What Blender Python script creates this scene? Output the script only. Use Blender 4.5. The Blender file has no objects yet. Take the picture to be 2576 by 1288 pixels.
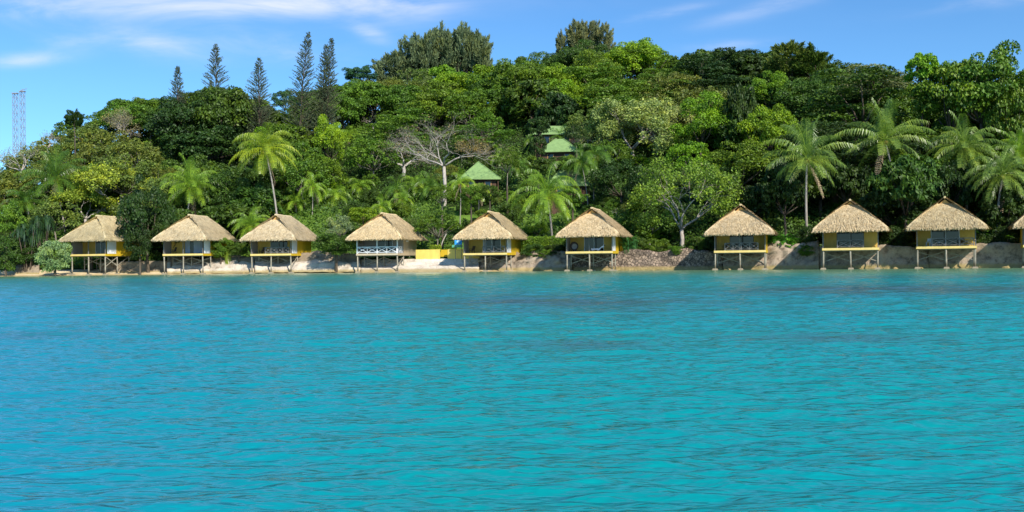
import bpy, math, random
import numpy as np
from mathutils import Vector, noise

# ------------------------------------------------------------------ camera, sky, sun, exposure
SC = bpy.context.scene
COL = SC.collection
F = 2231.0            # focal length in units of a 2576 px wide frame
CX, CY = 1288.0, 644.0
CAMZ = 1.8
ROLL = 0.0117
HOR = 651.2
PITCH = math.atan((HOR - CY) / F)
cam_d = bpy.data.cameras.new('camera')
cam = bpy.data.objects.new('camera', cam_d)
COL.objects.link(cam)
cam_d.sensor_width = 36.0
cam_d.lens = 36.0 * F / 2576.0
cam_d.clip_start = 0.2
cam_d.clip_end = 8000
cam.rotation_mode = 'XYZ'
from mathutils import Matrix
cam.matrix_world = (Matrix.Translation((0, 0, CAMZ)) @ Matrix.Rotation(math.pi / 2 + PITCH, 4, 'X')
                    @ Matrix.Rotation(-ROLL, 4, 'Z'))
SC.camera = cam
CR = cam.matrix_world.to_3x3()
RIGHT, UP, FWD = np.array(CR.col[0]), np.array(CR.col[1]), -np.array(CR.col[2])

SUN_EL, SUN_AZ = math.radians(37), math.radians(29)      # azimuth to the right of straight behind the camera
SDIR = Vector((math.cos(SUN_EL) * math.sin(SUN_AZ), -math.cos(SUN_EL) * math.cos(SUN_AZ), math.sin(SUN_EL)))
sun_d = bpy.data.lights.new('sun', 'SUN')
sun_d.energy = 5.0
sun_d.angle = math.radians(0.55)
sun_d.color = (1.0, 0.94, 0.84)
sun = bpy.data.objects.new('sun', sun_d)
COL.objects.link(sun)
sun.rotation_euler = SDIR.to_track_quat('Z', 'Y').to_euler()
SC.view_settings.view_transform = 'Standard'
SC.view_settings.look = 'None'
SC.view_settings.gamma = 1
SC.view_settings.exposure = 0.25
SC.cycles.max_bounces = 6
SC.cycles.transparent_max_bounces = 4
SC.cycles.sample_clamp_indirect = 3

world = bpy.data.worlds.new('World')
SC.world = world
world.use_nodes = True
nt = world.node_tree
for n in list(nt.nodes):
    nt.nodes.remove(n)


class NB:
    """small node-tree builder"""
    def __init__(self, tree):
        self.t = tree

    def n(self, kind, **kw):
        nd = self.t.nodes.new(kind)
        for k, v in kw.items():
            setattr(nd, k, v)
        return nd

    def put(self, sock, v):
        if isinstance(v, bpy.types.NodeSocket):
            self.t.links.new(v, sock)
        elif v is not None:
            if hasattr(sock.default_value, '__len__') and not hasattr(v, '__len__'):
                v = (v, v, v)
            if hasattr(sock.default_value, '__len__') and len(sock.default_value) == 4 and len(v) == 3:
                v = (*v, 1)
            sock.default_value = v

    def math(self, op, a, b=None, c=None, clamp=False):
        m = self.n('ShaderNodeMath', operation=op, use_clamp=clamp)
        self.put(m.inputs[0], a)
        if b is not None:
            self.put(m.inputs[1], b)
        if c is not None:
            self.put(m.inputs[2], c)
        return m.outputs[0]

    def mix(self, fac, a, b, blend='MIX'):
        m = self.n('ShaderNodeMix', data_type='RGBA', blend_type=blend)
        self.put(m.inputs[0], fac)
        self.put(m.inputs[6], a)
        self.put(m.inputs[7], b)
        return m.outputs[2]

    def noise(self, vec, scale, detail=3, rough=0.55, dist=0.0):
        m = self.n('ShaderNodeTexNoise')
        if vec is not None:
            self.put(m.inputs['Vector'], vec)
        m.inputs['Scale'].default_value = scale
        m.inputs['Detail'].default_value = detail
        m.inputs['Roughness'].default_value = rough
        m.inputs['Distortion'].default_value = dist
        return m.outputs[0]

    def mapping(self, vec, scale=(1, 1, 1), rot=(0, 0, 0)):
        m = self.n('ShaderNodeMapping')
        self.put(m.inputs[0], vec)
        m.inputs['Scale'].default_value = scale
        m.inputs['Rotation'].default_value = rot
        return m.outputs[0]

    def ramp(self, fac, stops):
        r = self.n('ShaderNodeValToRGB')
        e = r.color_ramp.elements
        while len(e) < len(stops):
            e.new(0.5)
        for el, (p, c) in zip(e, stops):
            el.position = p
            el.color = (*c, 1) if len(c) == 3 else c
        self.put(r.inputs[0], fac)
        return r.outputs[0]

    def smooth(self, v, lo, hi):
        m = self.n('ShaderNodeMapRange', interpolation_type='SMOOTHSTEP')
        self.put(m.inputs[0], v)
        m.inputs[1].default_value = lo
        m.inputs[2].default_value = hi
        return m.outputs[0]


w = NB(nt)
skyn = w.n('ShaderNodeTexSky', sky_type='NISHITA', sun_disc=False)
skyn.sun_elevation = SUN_EL
skyn.sun_rotation = math.pi - SUN_AZ
skyn.air_density = 1.0
skyn.dust_density = 0.15
skyn.ozone_density = 2.2
tc = w.n('ShaderNodeTexCoord')
sep = w.n('ShaderNodeSeparateXYZ')
w.put(sep.inputs[0], tc.outputs['Generated'])
ysafe = w.math('MAXIMUM', sep.outputs[1], 0.02)
ta = w.math('DIVIDE', sep.outputs[0], ysafe)
tb = w.math('DIVIDE', sep.outputs[2], ysafe)
comb = w.n('ShaderNodeCombineXYZ')
w.put(comb.inputs[0], ta)
w.put(comb.inputs[1], tb)
fine = w.noise(w.mapping(comb.outputs[0], (5, 22, 1), (0, 0, 0.12)), 1.0, 6, 0.6, 0.5)
CLOUDS = [(430, 8, 560, 40, 0.02, .85), (400, 112, 130, 32, -.2, .75), (70, 150, 100, 17, .06, .8), (660, 112, 180, 34, -.15, .5),
          (935, 82, 48, 20, -.35, .7), (780, 8, 260, 34, 0, .7), (190, 105, 90, 20, 0, .35), (1660, 38, 110, 12, .2, .55), (1950, 16, 160, 18, .25, .5),
          (1830, 115, 110, 12, .05, .45), (2480, 5, 180, 18, .1, .35), (1050, 22, 110, 40, .1, .4), (1200, -420, 3000, 260, 0, .5)]  # last entry: unseen cirrus added above the frame to brighten the water's reflection
acc = None
for (cx, cy, rx, ry, an, st) in CLOUDS:
    u0 = (cx - CX) / F
    v0 = (HOR - ROLL * (cx - CX) - cy) / F
    dx = w.math('SUBTRACT', ta, u0)
    dy = w.math('MULTIPLY_ADD', dx, -an, w.math('SUBTRACT', tb, v0))
    ex = w.math('POWER', w.math('ABSOLUTE', w.math('MULTIPLY', dx, F / rx)), 2.0)
    ey = w.math('POWER', w.math('ABSOLUTE', w.math('MULTIPLY', dy, F / ry)), 2.0)
    g = w.math('MULTIPLY', w.math('EXPONENT', w.math('MULTIPLY', w.math('ADD', ex, ey), -1.0)), st)
    acc = g if acc is None else w.math('ADD', acc, g)
front = w.math('GREATER_THAN', sep.outputs[1], 0.03)
cl = w.math('MULTIPLY', w.math('MULTIPLY', acc, w.smooth(fine, 0.3, 0.72)), front, clamp=True)
tint = w.mix(1.0, skyn.outputs[0], (0.60, 1.02, 1.38), 'MULTIPLY')
# the blue pales only a little towards the horizon in the photograph
skycol = w.mix(w.math('MULTIPLY', cl, 0.8), tint, (7.4, 7.8, 9.2))
bg = w.n('ShaderNodeBackground')
w.put(bg.inputs[0], skycol)
bg.inputs[1].default_value = 0.104
wo = w.n('ShaderNodeOutputWorld')
nt.links.new(bg.outputs[0], wo.inputs[0])


# ------------------------------------------------------------------ placing helpers
def at(x, y, Y):
    """world point seen at frame position (x, y) at real distance Y along the view"""
    d = FWD + RIGHT * ((x - CX) / F) + UP * ((CY - y) / F)
    k = Y / d[1]
    return Vector((d[0] * k, Y, CAMZ + d[2] * k))


def proj(p):
    v = np.array(p, float) - np.array((0, 0, CAMZ))
    z = v @ FWD
    return CX + F * (v @ RIGHT) / z, CY - F * (v @ UP) / z


def tanx(x):
    return at(x, 640, 1.0)[0]


# ------------------------------------------------------------------ object helpers
def tag(o, label=None, cat=None, group=None, kind=None):
    if label:
        o['label'] = label
    if cat:
        o['category'] = cat
    if group:
        o['group'] = group
    if kind:
        o['kind'] = kind
    return o


def empty(name, loc, rz=0.0, scale=1.0):
    o = bpy.data.objects.new(name, None)
    COL.objects.link(o)
    o.location = loc
    o.rotation_euler = (0, 0, rz)
    o.scale = (scale,) * 3 if not hasattr(scale, '__len__') else scale
    o.empty_display_size = 0.5
    return o


def link(name, mesh, parent=None):
    o = bpy.data.objects.new(name, mesh)
    COL.objects.link(o)
    if parent is not None:
        o.parent = parent
    return o


KIDS = {}


def kids(o):
    return [c for c in bpy.data.objects if c.parent == o]


def snapshot(o):
    """(object, [children snapshots]) so that copying does not search the file again"""
    return (o, [snapshot(c) for c in kids(o)])


def copy_tree(snap, parent=None, fix=None):
    o, ch = snap
    c = o.copy()
    COL.objects.link(c)
    c.parent = parent
    if fix:
        fix(c)
    for s in ch:
        copy_tree(s, c, fix)
    return c


class MB:
    """mesh collector: verts, faces and a per-face value v and material index"""
    def __init__(self):
        self.V, self.Fc, self.n, self.val, self.mi = [], [], 0, [], []

    def add(self, verts, faces, v=0.5, m=0):
        verts = np.asarray(verts, float).reshape(-1, 3)
        self.V.append(verts)
        for f in faces:
            self.Fc.append([i + self.n for i in f])
        k = len(faces)
        if np.ndim(v) == 0:
            self.val += [float(v)] * k
        else:
            self.val += [float(a) for a in v]
        self.mi += [m] * k
        self.n += len(verts)
        return self

    def quads(self, Q, v, m=0):
        """Q: (N,4,3) array"""
        N = len(Q)
        idx = np.arange(N * 4).reshape(N, 4) + self.n
        self.V.append(Q.reshape(-1, 3))
        self.Fc += idx.tolist()
        v = np.broadcast_to(v, (N,))
        self.val += v.tolist()
        self.mi += [m] * N
        self.n += N * 4
        return self

    def box(self, x0, x1, y0, y1, z0, z1, m=0):
        v = [(x, y, z) for x in (x0, x1) for y in (y0, y1) for z in (z0, z1)]
        return self.add(v, [(0, 1, 3, 2), (4, 6, 7, 5), (0, 4, 5, 1), (2, 3, 7, 6), (0, 2, 6, 4), (1, 5, 7, 3)], m=m)

    def bar(self, a, b, wd, ht, m=0):
        """rectangular bar from a to b"""
        a, b = np.array(a, float), np.array(b, float)
        d = b - a
        d /= np.linalg.norm(d)
        ref = np.array((0, 0, 1.0)) if abs(d[2]) < 0.9 else np.array((0, 1.0, 0))
        s = np.cross(d, ref)
        s /= np.linalg.norm(s)
        u = np.cross(s, d)
        v = []
        for p in (a, b):
            for i, j in ((-1, -1), (1, -1), (1, 1), (-1, 1)):
                v.append(p + s * i * wd / 2 + u * j * ht / 2)
        return self.add(v, [(0, 1, 2, 3), (7, 6, 5, 4), (0, 4, 5, 1), (1, 5, 6, 2), (2, 6, 7, 3), (3, 7, 4, 0)], m=m)

    def tube(self, pts, radii, seg=6, m=0, v=0.5):
        pts = np.array(pts, float)
        n = len(pts)
        rings = []
        for i in range(n):
            d = pts[min(i + 1, n - 1)] - pts[max(i - 1, 0)]
            d = d / (np.linalg.norm(d) + 1e-9)
            ref = np.array((0, 1.0, 0)) if abs(d[1]) < 0.9 else np.array((1.0, 0, 0))
            s = np.cross(d, ref)
            s /= np.linalg.norm(s)
            u = np.cross(s, d)
            for k in range(seg):
                a = 2 * math.pi * k / seg
                rings.append(pts[i] + radii[i] * (math.cos(a) * s + math.sin(a) * u))
        f = []
        for i in range(n - 1):
            for k in range(seg):
                k2 = (k + 1) % seg
                f.append((i * seg + k, i * seg + k2, (i + 1) * seg + k2, (i + 1) * seg + k))
        f.append(tuple(range(seg - 1, -1, -1)))
        f.append(tuple((n - 1) * seg + k for k in range(seg)))
        return self.add(rings, f, m=m, v=v)

    def mesh(self, name, mats, smooth=False):
        me = bpy.data.meshes.new(name)
        V = np.concatenate(self.V) if self.V else np.zeros((0, 3))
        me.from_pydata(V.tolist(), [], self.Fc)
        if not isinstance(mats, (list, tuple)):
            mats = [mats]
        for mt in mats:
            me.materials.append(mt)
        if len(mats) > 1:
            me.polygons.foreach_set('material_index', self.mi)
        a = me.attributes.new('v', 'FLOAT', 'FACE')
        a.data.foreach_set('value', np.array(self.val, np.float32))
        if smooth:
            me.polygons.foreach_set('use_smooth', [True] * len(self.Fc))
        me.update()
        return me

    def obj(self, name, mats, parent=None, smooth=False):
        return link(name, self.mesh(name, mats, smooth), parent)


# ------------------------------------------------------------------ materials
def newmat(name):
    m = bpy.data.materials.new(name)
    m.use_nodes = True
    t = m.node_tree
    for n in list(t.nodes):
        t.nodes.remove(n)
    b = NB(t)
    out = b.n('ShaderNodeOutputMaterial')
    return m, b, out


def principled(b, out, col, rough=0.8, spec=0.3, bump=None, bstr=0.3, bdist=0.05, metal=0.0):
    p = b.n('ShaderNodeBsdfPrincipled')
    b.put(p.inputs['Base Color'], col)
    b.put(p.inputs['Roughness'], rough)
    p.inputs['Specular IOR Level'].default_value = spec
    p.inputs['Metallic'].default_value = metal
    if bump is not None:
        bm = b.n('ShaderNodeBump')
        b.put(bm.inputs['Height'], bump)
        bm.inputs['Strength'].default_value = bstr
        bm.inputs['Distance'].default_value = bdist
        b.t.links.new(bm.outputs[0], p.inputs['Normal'])
    b.t.links.new(p.outputs[0], out.inputs[0])
    return p


def objpos(b):
    return b.n('ShaderNodeTexCoord').outputs['Object']


def plain(name, col, rough=0.7, var=0.25, scale=3.0, stretch=(1, 1, 1), spec=0.3, bstr=0.2):
    m, b, out = newmat(name)
    v = b.mapping(objpos(b), stretch)
    n = b.noise(v, scale, 5, 0.6)
    n2 = b.noise(v, scale * 7, 3, 0.6)
    k = b.math('ADD', b.math('MULTIPLY', n, 0.7), b.math('MULTIPLY', n2, 0.3))
    lo = tuple(c * (1 - var) for c in col)
    hi = tuple(min(1, c * (1 + var)) for c in col)
    c = b.ramp(k, [(0.3, lo), (0.7, hi)])
    principled(b, out, c, rough, spec, n2, bstr, 0.03)
    return m


def leafmat(name, trans=0.2, tintlow=(0.75, 0.8, 0.9), tinthigh=(1.35, 1.2, 0.8), rough=0.55, spec=0.35):
    """foliage: colour from the object's own colour, varied leaf by leaf"""
    m, b, out = newmat(name)
    oi = b.n('ShaderNodeObjectInfo')
    at_ = b.n('ShaderNodeAttribute', attribute_name='v')
    k = at_.outputs['Fac']
    vary = b.ramp(k, [(0.0, tuple(c * 0.5 for c in tintlow)), (0.5, (1, 1, 1)), (1.0, tuple(min(c * 1.25, 3) for c in tinthigh))])
    big = b.noise(objpos(b), 0.45, 3)
    c = b.mix(1.0, oi.outputs['Color'], vary, 'MULTIPLY')
    c = b.mix(b.math('MULTIPLY', b.smooth(big, 0.42, 0.68), 0.55), c, b.mix(1.0, c, (1.7, 1.35, 0.7), 'MULTIPLY'))
    p = b.n('ShaderNodeBsdfPrincipled')
    b.put(p.inputs['Base Color'], c)
    p.inputs['Roughness'].default_value = rough
    p.inputs['Specular IOR Level'].default_value = spec
    tr = b.n('ShaderNodeBsdfTranslucent')
    b.put(tr.inputs[0], b.mix(1.0, c, (1.25, 1.3, 0.55), 'MULTIPLY'))
    mx = b.n('ShaderNodeMixShader')
    mx.inputs[0].default_value = trans
    b.t.links.new(p.outputs[0], mx.inputs[1])
    b.t.links.new(tr.outputs[0], mx.inputs[2])
    b.t.links.new(mx.outputs[0], out.inputs[0])
    return m


M_LEAF = leafmat('leaf_green')
M_PALM = leafmat('palm_leaf', 0.28, (0.8, 0.85, 0.9), (1.45, 1.25, 0.9), 0.34, 0.5)
M_NEEDLE = leafmat('needle_green', 0.12, (0.8, 0.85, 0.95), (1.3, 1.2, 1.0), 0.7, 0.2)


def barkmat(name, lo, hi):
    m, b, out = newmat(name)
    v = b.mapping(objpos(b), (3, 3, 0.8))
    n = b.noise(v, 1.6, 5, 0.65)
    principled(b, out, b.ramp(n, [(0.3, lo), (0.7, hi)]), 0.85, 0.2, n, 0.4, 0.05)
    return m


M_BARK = barkmat('dark_bark', (0.05, 0.04, 0.028), (0.16, 0.125, 0.09))
M_PALE = barkmat('pale_bark', (0.24, 0.20, 0.165), (0.56, 0.50, 0.43))
M_WHITEB = barkmat('bleached_bark', (0.26, 0.22, 0.185), (0.60, 0.54, 0.46))
M_MIDB = barkmat('grey_bark', (0.12, 0.10, 0.08), (0.30, 0.26, 0.21))
M_PALMT = barkmat('palm_trunk', (0.2, 0.17, 0.14), (0.48, 0.43, 0.37))

# thatch
M_THATCH, b, out = newmat('thatch')
p_ = objpos(b)
oi = b.n('ShaderNodeObjectInfo')
n1 = b.noise(b.mapping(p_, (1, 1, 0.45)), 2.4, 6, 0.72)
n2 = b.noise(b.mapping(p_, (1, 1, 0.5)), 9.0, 4, 0.7)
lv = b.n('ShaderNodeAttribute', attribute_name='v').outputs['Fac']
c = b.ramp(b.math('ADD', b.math('MULTIPLY', n1, 0.5), b.math('MULTIPLY', n2, 0.5)),
           [(0.30, (0.16, 0.10, 0.055)), (0.40, (0.47, 0.35, 0.19)), (0.52, (0.68, 0.56, 0.36)), (0.70, (0.84, 0.72, 0.49))])
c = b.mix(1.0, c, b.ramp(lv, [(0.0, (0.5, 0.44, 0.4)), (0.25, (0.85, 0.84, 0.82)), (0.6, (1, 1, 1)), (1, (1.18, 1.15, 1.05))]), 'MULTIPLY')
off = b.n('ShaderNodeVectorMath', operation='ADD')
b.put(off.inputs[0], p_)
b.put(off.inputs[1], b.math('MULTIPLY', oi.outputs['Random'], 60.0))
n0 = b.noise(b.mapping(off.outputs[0], (1, 1, .6)), 0.55, 4, 0.6)
c = b.mix(b.math('MULTIPLY', b.smooth(n0, 0.45, 0.72), 0.55), c, b.mix(1.0, c, (0.62, 0.64, 0.68), 'MULTIPLY'))
c = b.mix(1.0, c, oi.outputs['Color'], 'MULTIPLY')
principled(b, out, c, 0.9, 0.15, n2, 0.6, 0.08)


def wallmat(name, col, dirt=0.3, boards=0.0):
    m, b, out = newmat(name)
    p = objpos(b)
    n = b.noise(b.mapping(p, (1, 1, 0.4)), 1.3, 5, 0.65)
    c = b.ramp(n, [(0.3, tuple(x * (1 - dirt) for x in col)), (0.6, col)])
    h = n
    if boards:
        wv = b.n('ShaderNodeTexWave', wave_type='BANDS', bands_direction='DIAGONAL')
        b.put(wv.inputs[0], b.mapping(p, (1, 1, 0)))
        wv.inputs['Scale'].default_value = boards
        wv.inputs['Distortion'].default_value = 0.3
        c = b.mix(b.math('MULTIPLY', wv.outputs[1], 0.3), c, tuple(x * 0.6 for x in col))
        h = wv.outputs[1]
    principled(b, out, c, 0.6, 0.3, h, 0.25, 0.02)
    return m


M_YELLOW = wallmat('yellow_painted_wall', (0.70, 0.47, 0.025), 0.25, 9)
M_OCHRE = wallmat('ochre_panel', (0.80, 0.50, 0.10), 0.25, 9)
M_FASCIA = wallmat('pale_yellow_beam', (0.86, 0.64, 0.22), 0.15)
M_TAN = wallmat('tan_boards', (0.46, 0.36, 0.23), 0.2, 12)
M_TANBEAM = wallmat('tan_beam', (0.62, 0.50, 0.34), 0.15)
M_TAUPE = wallmat('taupe_wall', (0.34, 0.30, 0.26), 0.2, 6)
M_LEMON = wallmat('lemon_masonry', (0.84, 0.62, 0.14), 0.22)
M_WHITE = plain('white_paint', (0.78, 0.78, 0.78), 0.5, 0.1)
M_GREYWD = plain('weathered_wood', (0.19, 0.175, 0.16), 0.8, 0.35, 5, (1, 1, 0.3))
M_PILE = plain('weathered_pile', (0.42, 0.37, 0.29), 0.85, 0.4, 3, (1, 1, 0.6))
m, b, out = newmat('weathered_pile')
g = b.n('ShaderNodeNewGeometry').outputs['Position']
n1 = b.noise(b.mapping(g, (4, 4, 1)), 1.5, 4, 0.6)
sp = b.n('ShaderNodeSeparateXYZ')
b.put(sp.inputs[0], g)
zz = b.math('ADD', sp.outputs[2], b.math('MULTIPLY', n1, -0.6))
c = b.ramp(n1, [(0.3, (0.22, 0.19, 0.14)), (0.7, (0.46, 0.41, 0.32))])
c = b.mix(b.math('SUBTRACT', 1.0, b.smooth(zz, 0.1, 0.7)), c, (0.13, 0.11, 0.07))
principled(b, out, c, 0.85, 0.2, n1, 0.4, 0.03)
M_PILE = m
M_DECK = plain('deck_boards', (0.17, 0.085, 0.045), 0.7, 0.3, 6)
M_FOOT = plain('concrete_footing', (0.30, 0.25, 0.17), 0.9, 0.35, 4)
M_WICKER = plain('dark_wicker', (0.07, 0.045, 0.035), 0.7, 0.4, 12)
M_CUSHION = plain('pale_cushion', (0.72, 0.70, 0.72), 0.8, 0.1)
M_BLUE = plain('blue_board', (0.03, 0.33, 0.85), 0.5, 0.08)
M_TEAL = plain('teal_board', (0.10, 0.36, 0.24), 0.6, 0.2)
M_STEEL = plain('galvanised_steel', (0.28, 0.28, 0.30), 0.5, 0.2)
M_GABLE = plain('orange_gable', (0.70, 0.40, 0.13), 0.8, 0.25, 5)
M_GREENROOF = plain('green_metal_roof', (0.22, 0.34, 0.12), 0.6, 0.25, 1.6)
M_BROWNWALL = plain('brown_wall', (0.09, 0.05, 0.03), 0.8, 0.3, 2)
M_CURTAIN = plain('curtain', (0.42, 0.46, 0.50), 0.9, 0.3, 6, (4, 4, 0.2))
m, b, out = newmat('dark_glass')
principled(b, out, (0.012, 0.018, 0.022), 0.06, 0.6)
M_GLASS = m


def stonemat(name, base, stain, rubble=0.0, scale=1.0):
    """masonry or rock: patches, a wet algae band near the water, optional rubble joints"""
    m, b, out = newmat(name)
    g = b.n('ShaderNodeNewGeometry').outputs['Position']
    n1 = b.noise(g, 0.7 * scale, 6, 0.7)
    n2 = b.noise(g, 3.5 * scale, 5, 0.65)
    c = b.ramp(n1, [(0.33, stain), (0.5, base), (0.7, tuple(min(1, x * 1.25) for x in base))])
    c = b.mix(b.math('MULTIPLY', b.smooth(n2, 0.5, 0.75), 0.65), c, tuple(x * 0.4 for x in base))
    h = n2
    if rubble:
        vo = b.n('ShaderNodeTexVoronoi', feature='DISTANCE_TO_EDGE')
        b.put(vo.inputs[0], g)
        vo.inputs['Scale'].default_value = rubble
        e = b.smooth(vo.outputs['Distance'], 0.0, 0.12)
        vc = b.n('ShaderNodeTexVoronoi', feature='F1')
        b.put(vc.inputs[0], g)
        vc.inputs['Scale'].default_value = rubble
        hsv = b.n('ShaderNodeRGBToBW')
        b.put(hsv.inputs[0], vc.outputs['Color'])
        c = b.mix(0.8, c, b.mix(1.0, c, b.ramp(hsv.outputs[0], [(0.15, (0.45, 0.42, 0.42)), (0.8, (1.45, 1.35, 1.25))]), 'MULTIPLY'))
        c = b.mix(e, tuple(x * 0.35 for x in stain), c)
        h = e
    sp = b.n('ShaderNodeSeparateXYZ')
    b.put(sp.inputs[0], g)
    zz = b.math('ADD', sp.outputs[2], b.math('MULTIPLY', n2, -0.5))
    wet = b.math('SUBTRACT', 1.0, b.smooth(zz, 0.05, 0.45))
    c = b.mix(b.math('MULTIPLY', wet, 0.8), c, (0.36, 0.27, 0.10))
    low = b.math('SUBTRACT', 1.0, b.smooth(zz, -0.35, -0.12))
    c = b.mix(b.math('MULTIPLY', low, 0.8), c, (0.11, 0.10, 0.06))
    principled(b, out, c, 0.9, 0.2, h, 0.7, 0.08)
    return m


M_REVET = stonemat('pale_revetment', (0.56, 0.48, 0.38), (0.30, 0.23, 0.16))
M_RAMP = stonemat('whitish_concrete', (0.66, 0.58, 0.47), (0.42, 0.34, 0.25))
M_ROCKUP = stonemat('brown_rock', (0.30, 0.235, 0.16), (0.13, 0.10, 0.07), 0, 1.6)
M_RUBBLE = stonemat('rubble_masonry', (0.29, 0.225, 0.17), (0.13, 0.10, 0.075), 2.6)
M_CONC = stonemat('stained_concrete', (0.35, 0.275, 0.20), (0.13, 0.10, 0.07), 0, 1.5)

# ground: sand, lawn and forest soil by material index
m, b, out = newmat('sand')
g = b.n('ShaderNodeNewGeometry').outputs['Position']
n1 = b.noise(g, 0.6, 5, 0.6)
n2 = b.noise(g, 6, 4, 0.6)
sp = b.n('ShaderNodeSeparateXYZ')
b.put(sp.inputs[0], g)
c = b.ramp(n1, [(0.3, (0.56, 0.42, 0.22)), (0.65, (0.78, 0.63, 0.39))])
c = b.mix(b.math('MULTIPLY', b.smooth(n2, 0.55, 0.75), 0.5), c, (0.35, 0.26, 0.16))
wet = b.math('SUBTRACT', 1.0, b.smooth(sp.outputs[2], 0.0, 0.25))
c = b.mix(b.math('MULTIPLY', wet, 0.7), c, (0.38, 0.27, 0.11))
principled(b, out, c, 0.9, 0.2, n2, 0.5, 0.05)
M_SAND = m
m, b, out = newmat('lawn_grass')
g = b.n('ShaderNodeNewGeometry').outputs['Position']
n1 = b.noise(g, 0.5, 5, 0.6)
n2 = b.noise(g, 5, 4, 0.7)
c = b.ramp(b.math('ADD', b.math('MULTIPLY', n1, 0.6), b.math('MULTIPLY', n2, 0.4)), [(0.35, (0.07, 0.14, 0.015)), (0.62, (0.17, 0.28, 0.04))])
principled(b, out, c, 0.9, 0.15, n2, 0.9, 0.2)
M_LAWN = m
m, b, out = newmat('forest_soil')
g = b.n('ShaderNodeNewGeometry').outputs['Position']
n1 = b.noise(g, 0.9, 6, 0.7)
c = b.ramp(n1, [(0.35, (0.012, 0.02, 0.006)), (0.62, (0.035, 0.06, 0.012))])
principled(b, out, c, 0.95, 0.1, n1, 0.9, 0.3)
M_SOIL = m

# ------------------------------------------------------------------ layout of the shore
HUTS = [  # x of front centre, px per metre, axis angle, y of beam bottom, y of peak, y of waterline
    (221, 16.2, 17, 644.5, 545), (460, 16.4, 8, 643.6, 541), (681, 16.5, 9, 643.6, 540), (948, 17.0, 14, 643, 535),
    (1220, 17.5, 15, 642, 532), (1482, 18.3, 17, 638, 523), (1861, 19.3, 19.4, 636, 516), (2139, 20.3, 22, 630, 505),
    (2380, 20.75, 24, 626, 500), (2655, 21.4, 26, 622, 496)]
HP = []
for (hx, s, th, yb, yp) in HUTS:
    Y = F / s
    p = at(hx, yb, Y)
    HP.append((p.x, p.y, p.z + 0.32, math.radians(th), yp))      # deck top
BACK = 4.3
wl = [(-260, 175), (-130, 150), (-100, 144), (-82, 141.6)]
for (x, y, z, th, _) in HP:
    wl.append((x + BACK * math.sin(th), y + BACK * math.cos(th)))
wl += [(95, 96), (140, 84), (220, 70)]
wl = np.array(wl)
wt = wl[:, 0] / wl[:, 1]


def ys_t(t):
    return np.interp(t, wt, wl[:, 1])


SIL = [(-700, 560), (-300, 500), (0, 420), (60, 375), (120, 345), (200, 300), (300, 245), (370, 222), (450, 218), (600, 218), (680, 250), (730, 240), (830, 225), (900, 185),
       (950, 175), (1100, 165), (1230, 160), (1300, 140), (1400, 122), (1500, 112), (1580, 105), (1700, 122), (1800, 128), (1900, 122), (2000, 125),
       (2100, 145), (2160, 180), (2280, 190), (2400, 190), (2576, 200), (2900, 230), (3600, 330)]
st_ = np.array([tanx(x) for x, _ in SIL])
se_ = np.array([(at(x, y, 1.0).z - CAMZ) for x, y in SIL])
TREEH = 7.5
SLOPE = 0.5


def ridge_t(t):
    e = np.interp(t, st_, se_)
    ys = ys_t(t)
    return (SLOPE * (ys + 6) - 2.2 - TREEH + CAMZ) / (SLOPE - e)


def ground(X, Y):
    X, Y = np.asarray(X, float), np.asarray(Y, float)
    t = X / np.maximum(Y, 1)
    ys = ys_t(t)
    q = Y - ys
    yr = ridge_t(t)
    up = SLOPE * np.maximum(q - 6, 0)
    zr = SLOPE * (yr - ys - 6)
    k = 5.0
    dn = zr - 0.22 * (Y - yr)
    hill = -k * np.log(np.exp(-np.minimum(up, 200) / k) + np.exp(-np.clip(dn, -20, 200) / k)) + 0.0
    hill = np.maximum(hill, -0.5) * np.clip((q - 4) / 6, 0, 1)
    wob = 0.7 * np.sin(X * 0.13 + 1.0) * np.sin(Y * 0.17) + 0.5 * np.sin(X * 0.31 + Y * 0.23)
    wob = wob * np.clip((q - 8) / 15, 0, 1)
    land = 2.25 + hill + wob
    right = np.clip((X + 2) / 10, 0, 1)             # the water meets the wall on the right, a beach lies in front on the left
    base = 0.55 * (1 - right) - 0.35 * right
    edge = np.where(q < 0, base + q * (0.16 * (1 - right) + 0.06 * right), base)
    edge = np.maximum(edge, -2.2) + 0.06 * np.sin(X * 0.9) * np.sin(Y * 0.7 + X * 0.4)
    step = np.clip(q / 0.8, 0, 1)
    wallz = edge * (1 - step) + land * step
    # far left: no wall, the sand climbs gently under the shrubs
    soft = np.clip(q / 11.0, 0, 1)
    softz = np.where(q < 0, edge, 0.55 * (1 - soft) + land * soft)
    lf = np.clip((-63 - X) / 4, 0, 1)
    return wallz * (1 - lf) + softz * lf


def gz(x, y):
    return float(ground(x, y))


# ground sheet: fan of rays, finest near the shore
tt = np.concatenate([np.linspace(-1.6, -0.72, 26), np.linspace(-0.7, 0.72, 420), np.linspace(0.75, 1.6, 26)])
qq = np.concatenate([np.array([-90, -60, -40, -30, -22, -16, -12, -9, -7, -5.5, -4.5, -3.6, -2.8, -2.1, -1.5, -1, -0.5, 0, 0.25, 0.5, 0.8, 1.4, 2.2, 3.2, 4.2, 5.2, 6]),
                     np.arange(7, 150, 1.8), np.array([160, 180, 220, 300, 500, 900])])
T, Q = np.meshgrid(tt, qq)
YY = ys_t(T) + Q
XX = T * YY
ZZ = ground(XX, YY)
ZZ = np.where(Q > 155, np.minimum(ZZ, 5), ZZ)
nr, nc = T.shape
mb = MB()
verts = np.stack([XX, YY, ZZ], -1).reshape(-1, 3)
idx = np.arange(nr * nc).reshape(nr, nc)
quads = np.stack([idx[:-1, :-1], idx[:-1, 1:], idx[1:, 1:], idx[1:, :-1]], -1).reshape(-1, 4)
qc = (Q[:-1, :-1] + Q[1:, 1:]).reshape(-1) / 2
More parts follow.
